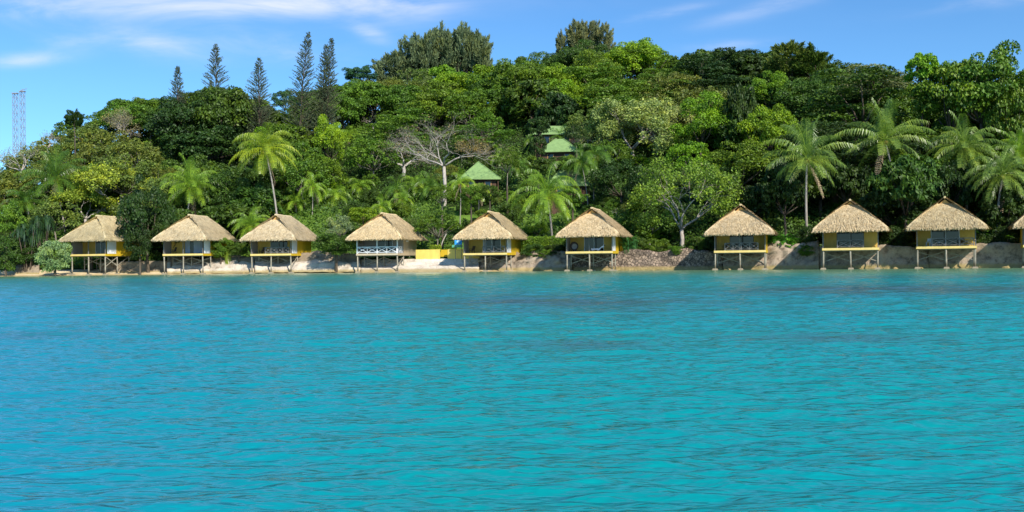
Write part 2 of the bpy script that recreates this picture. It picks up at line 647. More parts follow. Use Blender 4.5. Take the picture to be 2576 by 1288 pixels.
xc = (XX[:-1, :-1] + XX[1:, 1:]).reshape(-1) / 2
yc = (YY[:-1, :-1] + YY[1:, 1:]).reshape(-1) / 2
lawn = ((xc > -42) & (xc < 19) & (qc > 0.8) & (qc < 23 + 4 * np.sin(xc * 0.3)))
sandm = (qc < 0.5) | ((xc < -63) & (qc < 2.5))
mat_i = np.where(sandm, 0, np.where(lawn, 1, 2))
me = bpy.data.meshes.new('ground')
me.from_pydata(verts.tolist(), [], quads.tolist())
for mt in (M_SAND, M_LAWN, M_SOIL):
    me.materials.append(mt)
me.polygons.foreach_set('material_index', mat_i.astype(np.int32))
me.polygons.foreach_set('use_smooth', np.ones(len(quads), bool))
me.update()
tag(link('ground', me), kind='structure')

# ------------------------------------------------------------------ water
m, b, out = newmat('sea_water')
att = b.n('ShaderNodeAttribute', attribute_name='body')
g = b.n('ShaderNodeNewGeometry').outputs['Position']
p = b.n('ShaderNodeBsdfPrincipled')
b.put(p.inputs['Base Color'], att.outputs['Color'])
p.inputs['Roughness'].default_value = 0.17
p.inputs['IOR'].default_value = 1.4
p.inputs['Specular IOR Level'].default_value = 0.75
n1 = b.noise(b.mapping(g, (1.0, 3.2, 1), (0, 0, 0.10)), 2.6, 2.5, 0.5, 0.2)
n2 = b.noise(b.mapping(g, (1.0, 2.2, 1), (0, 0, -0.1)), 0.5, 3, 0.5)
bm = b.n('ShaderNodeBump')
n3 = b.noise(b.mapping(g, (0.9, 2.6, 1), (0, 0, 0.06)), 5.0, 1.5, 0.5, 0.1)
b.put(bm.inputs['Height'], b.math('ADD', b.math('MULTIPLY', n3, 0.45), b.math('ADD', n1, b.math('MULTIPLY', n2, 1.2))))
b.put(bm.inputs['Strength'], b.math('MULTIPLY', att.outputs['Alpha'], 0.6))
bm.inputs['Distance'].default_value = 0.085
b.t.links.new(bm.outputs[0], p.inputs['Normal'])
b.t.links.new(p.outputs[0], out.inputs[0])
M_WATER = m

ta_ = np.concatenate([np.linspace(-1.4, -0.68, 60), np.linspace(-0.675, 0.675, 1050), np.linspace(0.68, 1.4, 60)])
rows = 4.6 * np.exp(np.arange(0, 1100) * 0.0036)
rows = rows[rows < 158]
T, R = np.meshgrid(ta_, rows)
X, Y = T * R, R.copy()
Z = np.zeros_like(X)
rw = random.Random(7)
sp_ = np.maximum(R * 0.0036, R * 1.35 / 1050)
for i in range(70):
    lam = 0.085 * (26 ** (i / 69.0))
    ang = math.pi / 2 + rw.gauss(0.08, 0.33)
    kx, ky = math.cos(ang) * 2 * math.pi / lam, math.sin(ang) * 2 * math.pi / lam
    amp = 0.0105 * lam * (0.6 if lam < 0.16 else 1.0) * (1.0 if lam < 0.45 else (0.45 / lam) ** 0.8) * rw.uniform(0.6, 1.3)
    fade = np.clip((lam / sp_ - 2.0) / 2.0, 0, 1)
    ph = rw.uniform(0, 6.28)
    # slow phase wandering so that crests stay short and broken
    wand = 1.3 * np.sin(X * 0.9 / lam ** 0.5 + ph * 3 + Y * 0.33) + 1.0 * np.sin(Y * 0.61 / lam ** 0.5 - X * 0.35 + ph)
    s = np.sin(kx * X + ky * Y + ph + wand)
    Z += amp * fade * (s - 0.28 * (s * s - 0.5) * -1.0)
# waves never steeper than real ripples: calm the few patches where crests pile up
G = np.zeros_like(Z)
G[:-1] = np.abs(np.diff(Z, axis=0) / np.diff(Y, axis=0))
E_ = np.clip((G - 0.45) / 0.5, 0, 1)
for k in (1, 2, 4, 8):
    E_ = np.maximum(E_, np.maximum(np.roll(E_, k, 0), np.roll(E_, -k, 0)))
    E_ = np.maximum(E_, np.maximum(np.roll(E_, k, 1), np.roll(E_, -k, 1)))
for k in (1, 2, 4, 6, 8):
    E_ = (E_ + np.roll(E_, k, 0) + np.roll(E_, -k, 0)) / 3
    E_ = (E_ + np.roll(E_, k, 1) + np.roll(E_, -k, 1)) / 3
Z *= 1 - 0.6 * np.clip(E_, 0, 1)
shore_q = Y - ys_t(T)
Z *= np.clip(-(shore_q) / 30.0, 0.15, 1)


def vnoise(X, Y, s, seed):
    r = np.random.RandomState(seed)
    tab = r.rand(256, 256)
    x, y = X * s + 1000, Y * s + 1000
    xi, yi = np.floor(x).astype(int), np.floor(y).astype(int)
    fx, fy = x - xi, y - yi
    fx, fy = fx * fx * (3 - 2 * fx), fy * fy * (3 - 2 * fy)
    a = tab[xi % 256, yi % 256]
    b_ = tab[(xi + 1) % 256, yi % 256]
    c_ = tab[xi % 256, (yi + 1) % 256]
    d_ = tab[(xi + 1) % 256, (yi + 1) % 256]
    return (a * (1 - fx) + b_ * fx) * (1 - fy) + (c_ * (1 - fx) + d_ * fx) * fy


def fbm(X, Y, s, seed):
    return sum(vnoise(X, Y, s * 2 ** k, seed + k) * 0.5 ** (k + 1) for k in range(4)) / 0.9375


# colour of the water body: depth over sand, reef patches, and painted green for tree reflections far out
deep = np.array((0.0005, 0.232, 0.285))
blue = np.array((0.004, 0.225, 0.33))
green = np.array((0.0005, 0.245, 0.235))
shal = np.array((0.17, 0.29, 0.13))
reef = np.array((0.04, 0.09, 0.10))
nA = fbm(X, Y, 0.10, 3)[..., None]
nB = fbm(X, Y, 0.5, 11)[..., None]
Cc = deep * (1 - nA) + green * nA
lf = np.clip((-T - 0.05) / 0.5, 0, 1)[..., None]
Cc = Cc * (1 - 0.6 * lf) + blue * 0.6 * lf
far = np.clip((R - 45) / 50, 0, 1)[..., None]
Cc = Cc * (1 - 0.45 * far) + np.array((0.03, 0.26, 0.19)) * 0.45 * far  # distant green put into the colour in place of mirrored trees
sh = np.clip((shore_q + 48) / 40, 0, 1)[..., None] ** 1.3
Cc = Cc * (1 - sh * 0.85) + shal * sh * 0.85
REEF = [(1.5, 37, 8, 9, .75), (19, 46, 13, 8, .8), (-10, 50, 9, 9, .5), (1.4, 18.6, 2.0, 1.3, .5), (7.0, 19.3, 2.6, 1.2, .55), (-13, 22.5, 2.6, 2, .35),
        (-26, 80, 14, 9, .45), (30, 70, 14, 5, .3)]
rm = np.zeros_like(X)
for (rx, ry, ax, ay, s_) in REEF:
    dd = ((X - rx) / ax) ** 2 + ((Y - ry) / ay) ** 2
    rm = np.maximum(rm, s_ * np.exp(-dd * 1.2))
rm = np.clip(rm * (0.25 + 1.5 * nB[..., 0]), 0, 0.85)[..., None]
Cc = Cc * (1 - rm) + reef * rm
nr, nc = X.shape
verts = np.stack([X, Y, Z], -1).reshape(-1, 3).astype(np.float32)
idx = np.arange(nr * nc).reshape(nr, nc)
quads = np.stack([idx[:-1, :-1], idx[:-1, 1:], idx[1:, 1:], idx[1:, :-1]], -1).reshape(-1, 4)
# far sea around, a little lower, reaching the horizon
extra = np.array([(-4000, -4000, -.4), (4000, -4000, -.4), (4000, 5000, -.4), (-4000, 5000, -.4)], np.float32)
verts = np.concatenate([verts, extra])
e0 = nr * nc
me = bpy.data.meshes.new('water')
nq = len(quads) + 1
loops = np.concatenate([quads.reshape(-1), np.arange(e0, e0 + 4)]).astype(np.int32)
me.vertices.add(len(verts))
me.vertices.foreach_set('co', verts.reshape(-1))
me.loops.add(len(loops))
me.loops.foreach_set('vertex_index', loops)
me.polygons.add(nq)
me.polygons.foreach_set('loop_start', np.arange(nq, dtype=np.int32) * 4)
me.update(calc_edges=True)
me.polygons.foreach_set('use_smooth', np.ones(nq, bool))
ca = me.attributes.new('body', 'FLOAT_COLOR', 'POINT')
cols = np.concatenate([np.concatenate([Cc.reshape(-1, 3), np.clip(-shore_q / 34.0, 0.16, 1).reshape(-1, 1)], 1), np.tile((0.01, 0.2, 0.26, 1), (4, 1))]).astype(np.float32)
ca.data.foreach_set('color', cols.reshape(-1))
me.materials.append(M_WATER)
me.update()
tag(link('water', me), kind='structure')
# ------------------------------------------------------------------ thatched huts
HX, YF, YB, ZE, ZP = 4.45, -1.15, 9.2, 2.12, 6.0          # roof half width, front and back eaves, eave height, ridge height
YG, YR = 2.25, 8.0                                      # gablet base, back end of the ridge
ZG = 5.2


def thatch_roof(seed, gab_h=1.0):
    rng = np.random.RandomState(seed)
    mb = MB()
    zg = ZP - (ZP - ZG) * gab_h
    hg = HX * (ZP - zg) / (ZP - ZE)

    def nz(p, s=1.0):
        return noise.noise(Vector(p) * 1.3 + Vector((seed * 9.1, 0, 0))) * 0.10 * s + noise.noise(Vector(p) * 4) * 0.05 * s

    def grid(A, B, C, D, nu, nv, n, m=0):
        """A-B lower edge, D-C upper edge"""
        A, B, C, D, n = [np.array(q, float) for q in (A, B, C, D, n)]
        vs = []
        for j in range(nv + 1):
            for i in range(nu + 1):
                u, v = i / nu, j / nv
                p = (A * (1 - u) + B * u) * (1 - v) + (D * (1 - u) + C * u) * v
                bulge = 0.16 * math.sin(math.pi * v) * 0.8 + (0.05 if v > 0 else -0.02)
                p = p + n * (nz(p) + bulge - 0.10 * (1 if j == 0 else 0))
                if j == 0:
                    p[2] += nz(p * 2.2, 1.2) - 0.04
                vs.append(p)
        fs = [(j * (nu + 1) + i, j * (nu + 1) + i + 1, (j + 1) * (nu + 1) + i + 1, (j + 1) * (nu + 1) + i) for j in range(nv) for i in range(nu)]
        mb.add(vs, fs, v=rng.uniform(0.45, 0.95, len(fs)), m=m)

    fl, fr, br, bl = (-HX, YF, ZE), (HX, YF, ZE), (HX, YB, ZE), (-HX, YB, ZE)
    gl, gr = (-hg, YG, zg), (hg, YG, zg)
    tf, tb = (0, YG - 0.35, ZP), (0, YR, ZP - 0.05)
    nf = np.cross(np.array(fr) - fl, np.array(gl) - fl)
    nf = nf / np.linalg.norm(nf)
    ns = np.array((ZP - ZE, 0, HX)) / math.hypot(ZP - ZE, HX)
    grid(fl, fr, gr, gl, 44, 22, nf)
    grid(fr, br, tb, tf, 44, 24, ns)
    grid(bl, fl, tf, tb, 44, 24, ns * (-1, 1, 1))
    grid(br, bl, tb, tb, 16, 8, (0, 1, 0.2))
    # ragged under side (soffit)
    th = 0.30
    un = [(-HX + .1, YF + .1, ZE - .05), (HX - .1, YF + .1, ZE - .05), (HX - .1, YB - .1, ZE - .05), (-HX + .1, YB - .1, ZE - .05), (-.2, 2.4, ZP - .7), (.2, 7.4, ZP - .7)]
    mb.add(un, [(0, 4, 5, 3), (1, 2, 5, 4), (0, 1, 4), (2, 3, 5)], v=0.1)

    # straw blades lying down the slope, with a fringe at the eaves
    def blades(A, B, C, D, n, cnt, lift=.08):
        A, B, C, D, n = [np.array(q, float) for q in (A, B, C, D, n)]
        u = rng.rand(cnt, 1)
        v = 1 - np.sqrt(rng.rand(cnt, 1)) if np.allclose(C, D) else rng.rand(cnt, 1) ** 1.15
        P = (A * (1 - u) + B * u) * (1 - v) + (D * (1 - u) + C * u) * v
        dn = ((A + B) / 2 - (C + D) / 2)
        dn /= np.linalg.norm(dn)
        sd = np.cross(n, dn)
        L = rng.uniform(0.25, 0.6, (cnt, 1))
        W = rng.uniform(0.03, 0.09, (cnt, 1))
        dd = dn + sd * rng.normal(0, 0.16, (cnt, 1))
        P = P + n * (0.15 + 0.13 * np.sin(math.pi * v))
        p1 = P + dd * L + n * rng.uniform(0.0, lift, (cnt, 1))
        Qd = np.stack([P - sd * W / 2, P + sd * W / 2, p1 + sd * W / 3, p1 - sd * W / 3], 1)
        mb.quads(Qd, rng.uniform(0, 1, cnt) ** 0.7)

    blades(fl, fr, gr, gl, nf, 3200)
    blades(fr, br, tb, tf, ns, 4200, .04)
    blades(bl, fl, tf, tb, ns * (-1, 1, 1), 2600)

    def fringe(A, B, out_, cnt):
        A, B, out_ = [np.array(q, float) for q in (A, B, out_)]
        u = rng.rand(cnt, 1)
        P = A * (1 - u) + B * u + out_ * rng.uniform(-0.22, 0.06, (cnt, 1))
        P[:, 2] += rng.uniform(-0.05, 0.12, cnt)
        sd = (B - A) / np.linalg.norm(B - A)
        L = rng.uniform(0.10, 0.24, (cnt, 1))
        W = rng.uniform(0.04, 0.09, (cnt, 1))
        p1 = P + (np.array((0, 0, -1.0)) + out_ * 0.15 + sd * rng.normal(0, 0.12, (cnt, 1))) * L
        mb.quads(np.stack([P - sd * W / 2, P + sd * W / 2, p1 + sd * W / 3, p1 - sd * W / 3], 1), rng.uniform(0.2, 0.95, cnt))

    fringe(fl, fr, (0, -1, 0), 700)
    fringe(fr, br, (1, 0, 0), 700)
    fringe(bl, fl, (-1, 0, 0), 500)
    for A_, B_ in ((fr, gr), (fl, gl)):
        A_, B_ = np.array(A_, float), np.array(B_, float)
        hp_ = [A_ + (B_ - A_) * u for u in np.linspace(.03, 1.0, 9)]
        mb.tube([q + (-.1 * np.sign(q[0]), .05, .05 + .10 * math.sin(math.pi * i / 8)) for i, q in enumerate(hp_)], [.20, .22, .22, .2, .22, .2, .2, .18, .14], 8, v=.75)
    # ridge roll
    rp = [(0, YG - 0.45, ZP + .06), (0, YG + 1, ZP + .02), (0, (YG + YR) / 2, ZP - .02), (0, YR - .5, ZP), (0, YR + .1, ZP - .02)]
    mb.tube(rp, [0.14, 0.17, 0.16, 0.17, 0.12], 7, v=0.85)
    return mb.mesh('thatch_roof', M_THATCH), (gl, gr, zg, hg)


ROOFS = [thatch_roof(1, 1.0), thatch_roof(2, 0.7), thatch_roof(3, 1.0), thatch_roof(5, 0.8)]
GAB = []
for me_, (gl, gr, zg, hg) in ROOFS:
    g_ = MB()
    y0 = YG - 0.02
    g_.add([(-hg * .72, y0, zg + .05), (hg * .72, y0, zg + .05), (0, y0 - 0.12, ZP - .2), (-hg * .72, y0 + .2, zg + .05), (hg * .72, y0 + .2, zg + .05), (0, y0 + .1, ZP - .2)],
           [(0, 1, 2), (5, 4, 3), (0, 3, 4, 1), (1, 4, 5, 2), (2, 5, 3, 0)])
    g_.bar((-hg * .95, y0 - .06, zg + .02), (hg * .95, y0 - .06, zg + .02), .1, .07)
    GAB.append(g_.mesh('gable_panel', M_GABLE))

W2 = 3.25      # half of the body width
DB = 8.2       # body depth
YW = 2.4       # porch depth


def rail_mesh(x0, x1, n, mat, y=0.08, side=None, top=0.95):
    r = MB()
    kk = 1.35 if mat is M_WHITE else 1.0
    def P(t, z):
        return (x0 + (x1 - x0) * t, y, z) if side is None else (side, y + (x1 - x0) * t, z)
    r.bar(P(0, top), P(1, top), kk * .10, kk * .09)
    r.bar(P(0, .16), P(1, .16), kk * .07, kk * .07)
    for i in range(n + 1):
        t = i / n
        a = np.array(P(t, 0.0))
        bq = np.array(P(t, top))
        r.bar(a, bq, .11 if i % 2 == 0 else .09, .09)
    for i in range(n):
        r.bar(P((i + .04) / n, .2), P((i + .96) / n, top - .06), kk * .07, kk * .06)
        r.bar(P((i + .04) / n, top - .06), P((i + .96) / n, .2), kk * .06, kk * .07)
    return r.mesh('railing', mat)


def make_hut(k, style):
    (X0, Y0, Z0, th, yp) = HP[k]
    root = empty('thatched_hut', (X0, Y0, Z0), -th)
    tan = style.get('tan')
    mw, ms, mf = (M_TAUPE, M_TAN, M_TANBEAM) if tan else (M_OCHRE, M_YELLOW, M_FASCIA)
    # floor and beams
    MB().box(-W2, W2, 0.02, DB, -.14, -.02).obj('deck', M_DECK, root)
    MB().box(-W2 - .04, W2 + .04, -.06, .015, -.28, .0).obj('fascia', mf, root)
    MB().box(W2 + .003, W2 + .07, .02, DB, -.34, .0).obj('side_beam', ms, root)
    MB().box(-W2 - .07, -W2 - .003, .02, DB, -.34, .0).obj('side_beam', ms, root)
    j = MB()
    for i in range(4):
        yy = 0.4 + i * 2.5
        j.box(-W2 + .05, W2 - .05, yy, yy + .18, -.40, -.145)
    j.obj('joists', M_PILE, root)
    # walls
    d0, d1 = style.get('door', (-1.3, 1.5))
    fw = MB()
    fw.box(-W2, d0, YW, YW + .12, 0.0, 2.75)
    fw.box(d1, W2, YW, YW + .12, 0.0, 2.75)
    fw.box(d0, d1, YW, YW + .12, 2.12, 2.75)
    fw.obj('front_wall', mw, root)
    for sx in (-1, 1):
        MB().box(min(sx * (W2 - .1), sx * W2), max(sx * (W2 - .1), sx * W2), YW + .123, DB, 0, 2.9).obj('side_wall', ms, root)
    MB().box(-W2 + .102, W2 - .102, DB - .12, DB - .01, 0, 2.9).obj('back_wall', ms, root)
    # porch side screens: seen from inside on the left, pale outside on the right
    MB().box(-W2, -W2 + .07, .25, YW - .003, 0.0, 2.7).obj('porch_screen', M_TAUPE, root)
    if style.get('screen', 'white') == 'white':
        MB().box(W2 - .07, W2, .55, YW - .003, 0.03, 2.7).obj('porch_screen', M_WHITE, root)
    elif style.get('screen') == 'yellow':
        MB().box(W2 - .07, W2, .25, YW - .003, 0.03, 2.7).obj('porch_screen', M_YELLOW, root)
    # sliding glass door
    dm = MB().box(d0 + .06, d1 - .06, YW + .05, YW + .08, .06, 2.08)
    door = dm.obj('sliding_door', M_GLASS, root)
    fr = MB()
    fmat = M_WHITE if (tan or style.get('whiteframe')) else M_GREYWD
    for xx in (d0, (d0 + d1) / 2 - .03, d1 - .07):
        fr.box(xx, xx + .07, YW - .01, YW + .047, 0, 2.11)
    fr.box(d0, d1, YW - .008, YW + .045, 2.04, 2.112)
    fr.obj('door_frame', fmat, door)
    cu = style.get('curtain')
    if cu:
        cm = MB()
        for (c0, c1) in cu:
            nseg = max(3, int((c1 - c0) / .1))
            vs, fs = [], []
            for i in range(nseg + 1):
                xx = c0 + (c1 - c0) * i / nseg
                yy = YW + .02 - (.05 if i % 2 else 0)
                vs += [(xx, yy, .05), (xx, yy, 2.03)]
            fs = [(2 * i, 2 * i + 2, 2 * i + 3, 2 * i + 1) for i in range(nseg)]
            cm.add(vs, fs)
        cm.obj('curtain', M_CURTAIN, door)
    # porch posts
    mp = M_WHITE if tan else M_GREYWD
    for xx in (-W2 + .06, style.get('midpost', 0.0), W2 - .06):
        pr = .075 if tan else .055
        MB().box(xx - pr, xx + pr, .07 - .0, .07 + 2 * pr, 0.0, 2.6).obj('porch_post', mp, root)
    if tan:
        link('railing', rail_mesh(-W2 + .14, W2 - .14, 4, M_WHITE, .1), root)
        link('railing', rail_mesh(.25, YW - .3, 2, M_WHITE, .2, side=W2 - .1), root)
        v = MB().box(W2 - .02, W2 + .04, 3.6, 4.6, 1.75, 1.9)
        for i in range(6):
            v.box(W2 + .045, W2 + .06, 3.65 + i * .16, 3.72 + i * .16, 1.7, 1.95)
        v.obj('vent_grille', M_WHITE, root)
    elif style.get('rail'):
        r0, r1, nn = style['rail']
        link('railing', rail_mesh(r0, r1, nn, M_GREYWD), root)
    # piles with footings down to the ground or the sea bed
    hb = -.42
    for jy, yy in enumerate((.15, 2.7, 5.3, 7.8)):
        for ix, xx in enumerate((-W2 + .1, 0.0, W2 - .1)):
            wx = X0 + xx * math.cos(th) + yy * math.sin(th)
            wy = Y0 - xx * math.sin(th) + yy * math.cos(th)
            gzz = gz(wx, wy)
            if gzz > Z0 - .5:
                continue
            zb = max(gzz, -.9) - .4 - Z0
            rr = .10 if jy == 0 else .08
            lean = .05 * math.sin(k * 7 + ix * 3 + jy)
            pm = MB().tube([(xx + lean, yy, zb), (xx + lean * .5, yy, zb * .5), (xx, yy, hb + .02)], [rr * 1.1, rr, rr], 7)
            pl = pm.obj('pile', M_PILE, root)
            if jy < 2:
                zt = (max(gzz, 0.0) + .12 + .10 * (jy == 0)) - Z0
                fm = MB()
                s0, s1 = .34, .26
                vs = [(xx + lean + a * s, yy + c_ * s, z) for (s, z) in ((s0, zb), (s0, zt - .18), (s1, zt)) for a, c_ in ((-1, -1), (1, -1), (1, 1), (-1, 1))]
                fs = [(0, 3, 2, 1), (8, 9, 10, 11)]
                for l in range(2):
                    for q in range(4):
                        q2 = (q + 1) % 4
                        fs.append((l * 4 + q, l * 4 + q2, l * 4 + 4 + q2, l * 4 + 4 + q))
                fm.add(vs, fs)
                fm.obj('footing', M_FOOT, pl)
    # cross braces
    for (a, b_) in style.get('brace', []) + [x_ for x_ in XBK if x_ not in style.get('brace', [])]:
        MB().bar(a, b_, .06, .10).obj('brace', M_PILE, root)
    ri = style['roof']
    me_, _ = ROOFS[ri]
    ro = link('roof', me_, root)
    rc = style.get('tone', (1, 1, 1))
    ro.color = (*rc, 1)
    zp_meas = at(0, 0, 1)
    link('gable_panel', GAB[ri], ro)
    tag(root, style['label'], 'hut', 'thatched huts on stilts along the shore')
    return root


XB = [((-W2 + .1, .2, -.6), (0, .2, -1.7)), ((0, .2, -.6), (-W2 + .1, .2, -1.7)), ((0, .22, -.6), (W2 - .1, .22, -1.7)), ((W2 - .1, .22, -.6), (0, .22, -1.7))]
XBK = [(tuple((p_[0], 2.75, p_[2])), tuple((q_[0], 2.75, q_[2]))) for p_, q_ in XB]
SBR = [((W2 - .1, .3, -.5), (W2 - .1, 2.7, -1.9)), ((W2 - .1, 2.7, -.5), (W2 - .1, .3, -1.9)), ((W2 - .12, 2.8, -1.8), (W2 - .12, 5.2, -.5))]
STY = [
    dict(label='thatched hut on stilts at far left, half hidden by dark tree', roof=1, door=(-.7, 1.3), tone=(.98, 1.0, .92), brace=SBR + [((0, 2.75, -1.9), (W2 - .1, 2.75, -.6))], whiteframe=True),
    dict(label='thatched hut with pale curtains behind its glass, beside the dark tree', roof=1, door=(-1.0, 2.2), curtain=[(-.9, -.1), (.5, 1.9)], tone=(1, 1, .98)),
    dict(label='thatched hut below the tall leaning coconut palm', roof=0, door=(-1.1, 1.7), tone=(1, 1, 1), brace=SBR[2:] + [((W2 - .1, .3, -2.0), (W2 - .1, 2.7, -.5))], rail=(-.9, 2.9, 4)),
    dict(label='tan boarded thatched hut with white cross rail balcony', roof=1, door=(-.9, 1.6), tan=True, tone=(1.04, 1.0, .92), screen=None, brace=[((W2 - .1, .3, -1.9), (W2 - .1, 2.7, -.5))]),
    dict(label='thatched hut with yellow walls just right of the lemon yellow wall', roof=2, door=(-1.0, 1.7), tone=(1.0, .97, .9), rail=(-.3, 2.9, 2), curtain=[(-.95, -.5)], whiteframe=True),
    dict(label='thatched hut with round wicker chair and white towel on its porch', roof=2, door=(-1.2, 1.6), tone=(1.0, .95, .88), whiteframe=True),
    dict(label='pointed thatched hut right of the rubble wall, dark rail, big leafed plants beside it', roof=0, door=(-1.5, 1.6), tone=(.95, .9, .84), rail=(-1.9, 2.3, 4), brace=XBK[2:], screen='yellow'),
    dict(label='thatched hut seen square on with orange gable and bare porch', roof=3, door=(-1.65, 1.6), tone=(.92, .87, .8), rail=(-1.5, 1.5, 2), brace=XBK, screen=None),
    dict(label='rightmost whole thatched hut, railing across its right half', roof=0, door=(-1.6, 1.6), tone=(.88, .85, .76), rail=(-1.5, 3.0, 3), brace=XBK, screen=None, whiteframe=True),
    dict(label='thatched hut cut off by the right edge of the picture', roof=3, door=(-1.5, 1.5), tone=(.8, .75, .68), screen=None),
]
for k, st in enumerate(STY):
    if st.get('screen', 1) is None:
        st['screen'] = 'none'
    make_hut(k, st)


def on_deck(k, x, y, z=0.0):
    (X0, Y0, Z0, th, _) = HP[k]
    return (X0 + x * math.cos(th) + y * math.sin(th), Y0 - x * math.sin(th) + y * math.cos(th), Z0 + z), -th


def deck_chair(k, x, y, rz, label):
    loc, a = on_deck(k, x, y)
    r = empty('deck_chair', loc, a + rz)
    MB().box(-.28, .28, -.28, .28, .38, .44).obj('seat', M_WICKER, r)
    s = MB()
    for i in range(5):
        s.bar((-.24 + i * .12, .26, .42), (-.24 + i * .12, .48, 1.05), .07, .03)
    s.bar((-.3, .47, 1.0), (.3, .47, 1.0), .05, .09)
    s.obj('backrest', M_WICKER, r)
    for ax in (-.25, .25):
        MB().bar((ax, -.26, .0), (ax, -.26, .62), .05, .05).obj('leg', M_WICKER, r)
        MB().bar((ax, .26, .0), (ax, .28, .45), .05, .05).obj('leg', M_WICKER, r)
        MB().bar((ax, -.28, .64), (ax, .36, .64), .07, .04).obj('armrest', M_WICKER, r)
    return tag(r, label, 'chair', 'dark chairs on the hut porches')


def small_table(k, x, y, label):
    loc, a = on_deck(k, x, y)
    r = empty('porch_table', loc, a)
    MB().tube([(0, 0, .5), (0, 0, .55)], [.38, .38], 14).obj('tabletop', M_WICKER, r)
    for ax, ay in ((-.22, -.22), (.22, -.22), (.22, .22), (-.22, .22)):
        MB().bar((ax, ay, 0), (ax * .9, ay * .9, .5), .05, .05).obj('leg', M_WICKER, r)
    return tag(r, label, 'table', 'porch tables')


for (k, x, y, rz, lb) in [
    (1, -2.2, 1.2, -.5, 'dark chair at left end of porch of the hut with pale curtains'),
    (2, -2.0, 1.3, -.4, 'dark chair at left end of porch below the leaning palm'),
    (2, 1.9, 1.4, .5, 'dark chair near white screen on porch below the leaning palm'),
    (4, -2.3, 1.1, -.5, 'dark chair left on porch beside the lemon yellow wall'),
    (6, -1.9, 1.2, -.4, 'dark chair at left behind the rail of the pointed hut'),
    (6, 1.9, 1.2, .5, 'dark chair at right behind the rail of the pointed hut'),
    (8, 2.0, 1.2, .4, 'dark chair right on porch of the rightmost whole hut')]:
    deck_chair(k, x, y, rz, lb)
small_table(2, -.6, 1.1, 'small dark round table on the porch below the leaning palm')
small_table(6, .3, 1.3, 'small dark round table behind the rail of the pointed hut')

# pale folding chair on the rightmost whole hut
loc, a = on_deck(8, -1.9, 1.1)
r = empty('folding_chair', loc, a - .4)
MB().bar((-.2, -.3, 0), (-.2, .35, 1.0), .04, .04).bar((.2, -.3, 0), (.2, .35, 1.0), .04, .04).bar((-.2, .3, 0), (-.2, -.3, .5), .04, .04).bar((.2, .3, 0), (.2, -.3, .5), .04, .04).obj('frame', M_WHITE, r)
MB().box(-.22, .22, -.28, .18, .44, .48).obj('seat', M_CUSHION, r)
MB().bar((0, .2, .6), (0, .34, .98), .42, .03).obj('backrest', M_CUSHION, r)
tag(r, 'pale folding chair at left on the rightmost whole hut porch', 'chair')
loc, a = on_deck(8, -.85, .9)
r = empty('side_stool', loc, a)
MB().tube([(0, 0, .42), (0, 0, .48)], [.22, .22], 12).obj('seat', M_CUSHION, r)
for q in range(3):
    an = q * 2.09
    MB().bar((.2 * math.cos(an), .2 * math.sin(an), 0), (.1 * math.cos(an), .1 * math.sin(an), .43), .04, .04).obj('leg', M_GREYWD, r)
tag(r, 'low round pale stool beside the folding chair', 'stool')

# round wicker chair and lounger on the sixth hut
loc, a = on_deck(5, -2.3, 1.0)
r = empty('wicker_chair', loc, a - .25)
d = MB()
vs, fs = [], []
for j in range(6):
    rr = .62 * math.sin(j / 5 * 1.25) / math.sin(1.25)
    dep = .42 * (j / 5) ** 2
    for q in range(20):
        an = q * math.pi / 10
        vs.append((rr * math.cos(an), .25 - dep * .75, .75 + rr * math.sin(an) * .92 - .0 * dep))
for j in range(5):
    for q in range(20):
        q2 = (q + 1) % 20
        fs.append((j * 20 + q, j * 20 + q2, j * 20 + 20 + q2, j * 20 + 20 + q))
d.add(vs, fs)
d.obj('bowl', M_WICKER, r)
d = MB()
pts = [(.63 * math.cos(q * math.pi / 10), -.06, .75 + .58 * math.sin(q * math.pi / 10)) for q in range(21)]
d.tube(pts, [.05] * 21, 6)
d.obj('rim', M_WICKER, r)
c = MB()
vs = [(rr * math.cos(q * math.pi / 8), .12 - rr * .18, .72 + rr * .9 * math.sin(q * math.pi / 8)) for rr in (.02, .25, .44) for q in range(16)]
fs = [(l * 16 + q, l * 16 + (q + 1) % 16, l * 16 + 16 + (q + 1) % 16, l * 16 + 16 + q) for l in range(2) for q in range(16)]
c.add(vs, fs)
c.obj('cushion', M_TAUPE, r)
b2 = MB().tube([(0, .1, .02), (0, .1, .3)], [.38, .25], 12)
b2.obj('base', M_WICKER, r)
tag(r, 'round bowl shaped dark wicker chair at left end of a porch', 'chair')

loc, a = on_deck(5, .9, .95)
r = empty('sun_lounger', loc, a)
MB().box(-1.0, .5, -.32, .32, .28, .36).obj('frame', M_WICKER, r)
MB().bar((.45, 0, .34), (1.15, 0, .85), .62, .08).obj('backrest', M_WICKER, r)
for ax in (-.9, .4):
    for ay in (-.28, .28):
        MB().bar((ax, ay, 0), (ax, ay, .28), .06, .06).obj('leg', M_WICKER, r)
tag(r, 'dark sun lounger with raised back on the porch beside round wicker chair', 'lounger')
loc, a = on_deck(5, .9, .95)
t = MB()
n = 14
vs, fs = [], []
for i in range(n + 1):
    u = i / n
    x = -.75 + 1.8 * u
    z = .375 if x < .45 else .40 + (x - .45) * .73 + .03
    z += .03 * math.sin(i * 2.3)
    vs += [(x, -.36, z - .22 - .05 * math.sin(i)), (x, -.345, z + .01), (x, .30, z + .02)]
for i in range(n):
    for q in range(2):
        fs.append((i * 3 + q, i * 3 + 3 + q, i * 3 + 4 + q, i * 3 + 1 + q))
t.add(vs, fs)
o = t.obj('towel', M_CUSHION)
o.location, o.rotation_euler = loc, (0, 0, a)
tag(o, 'white towel draped over the sun lounger', 'towel')


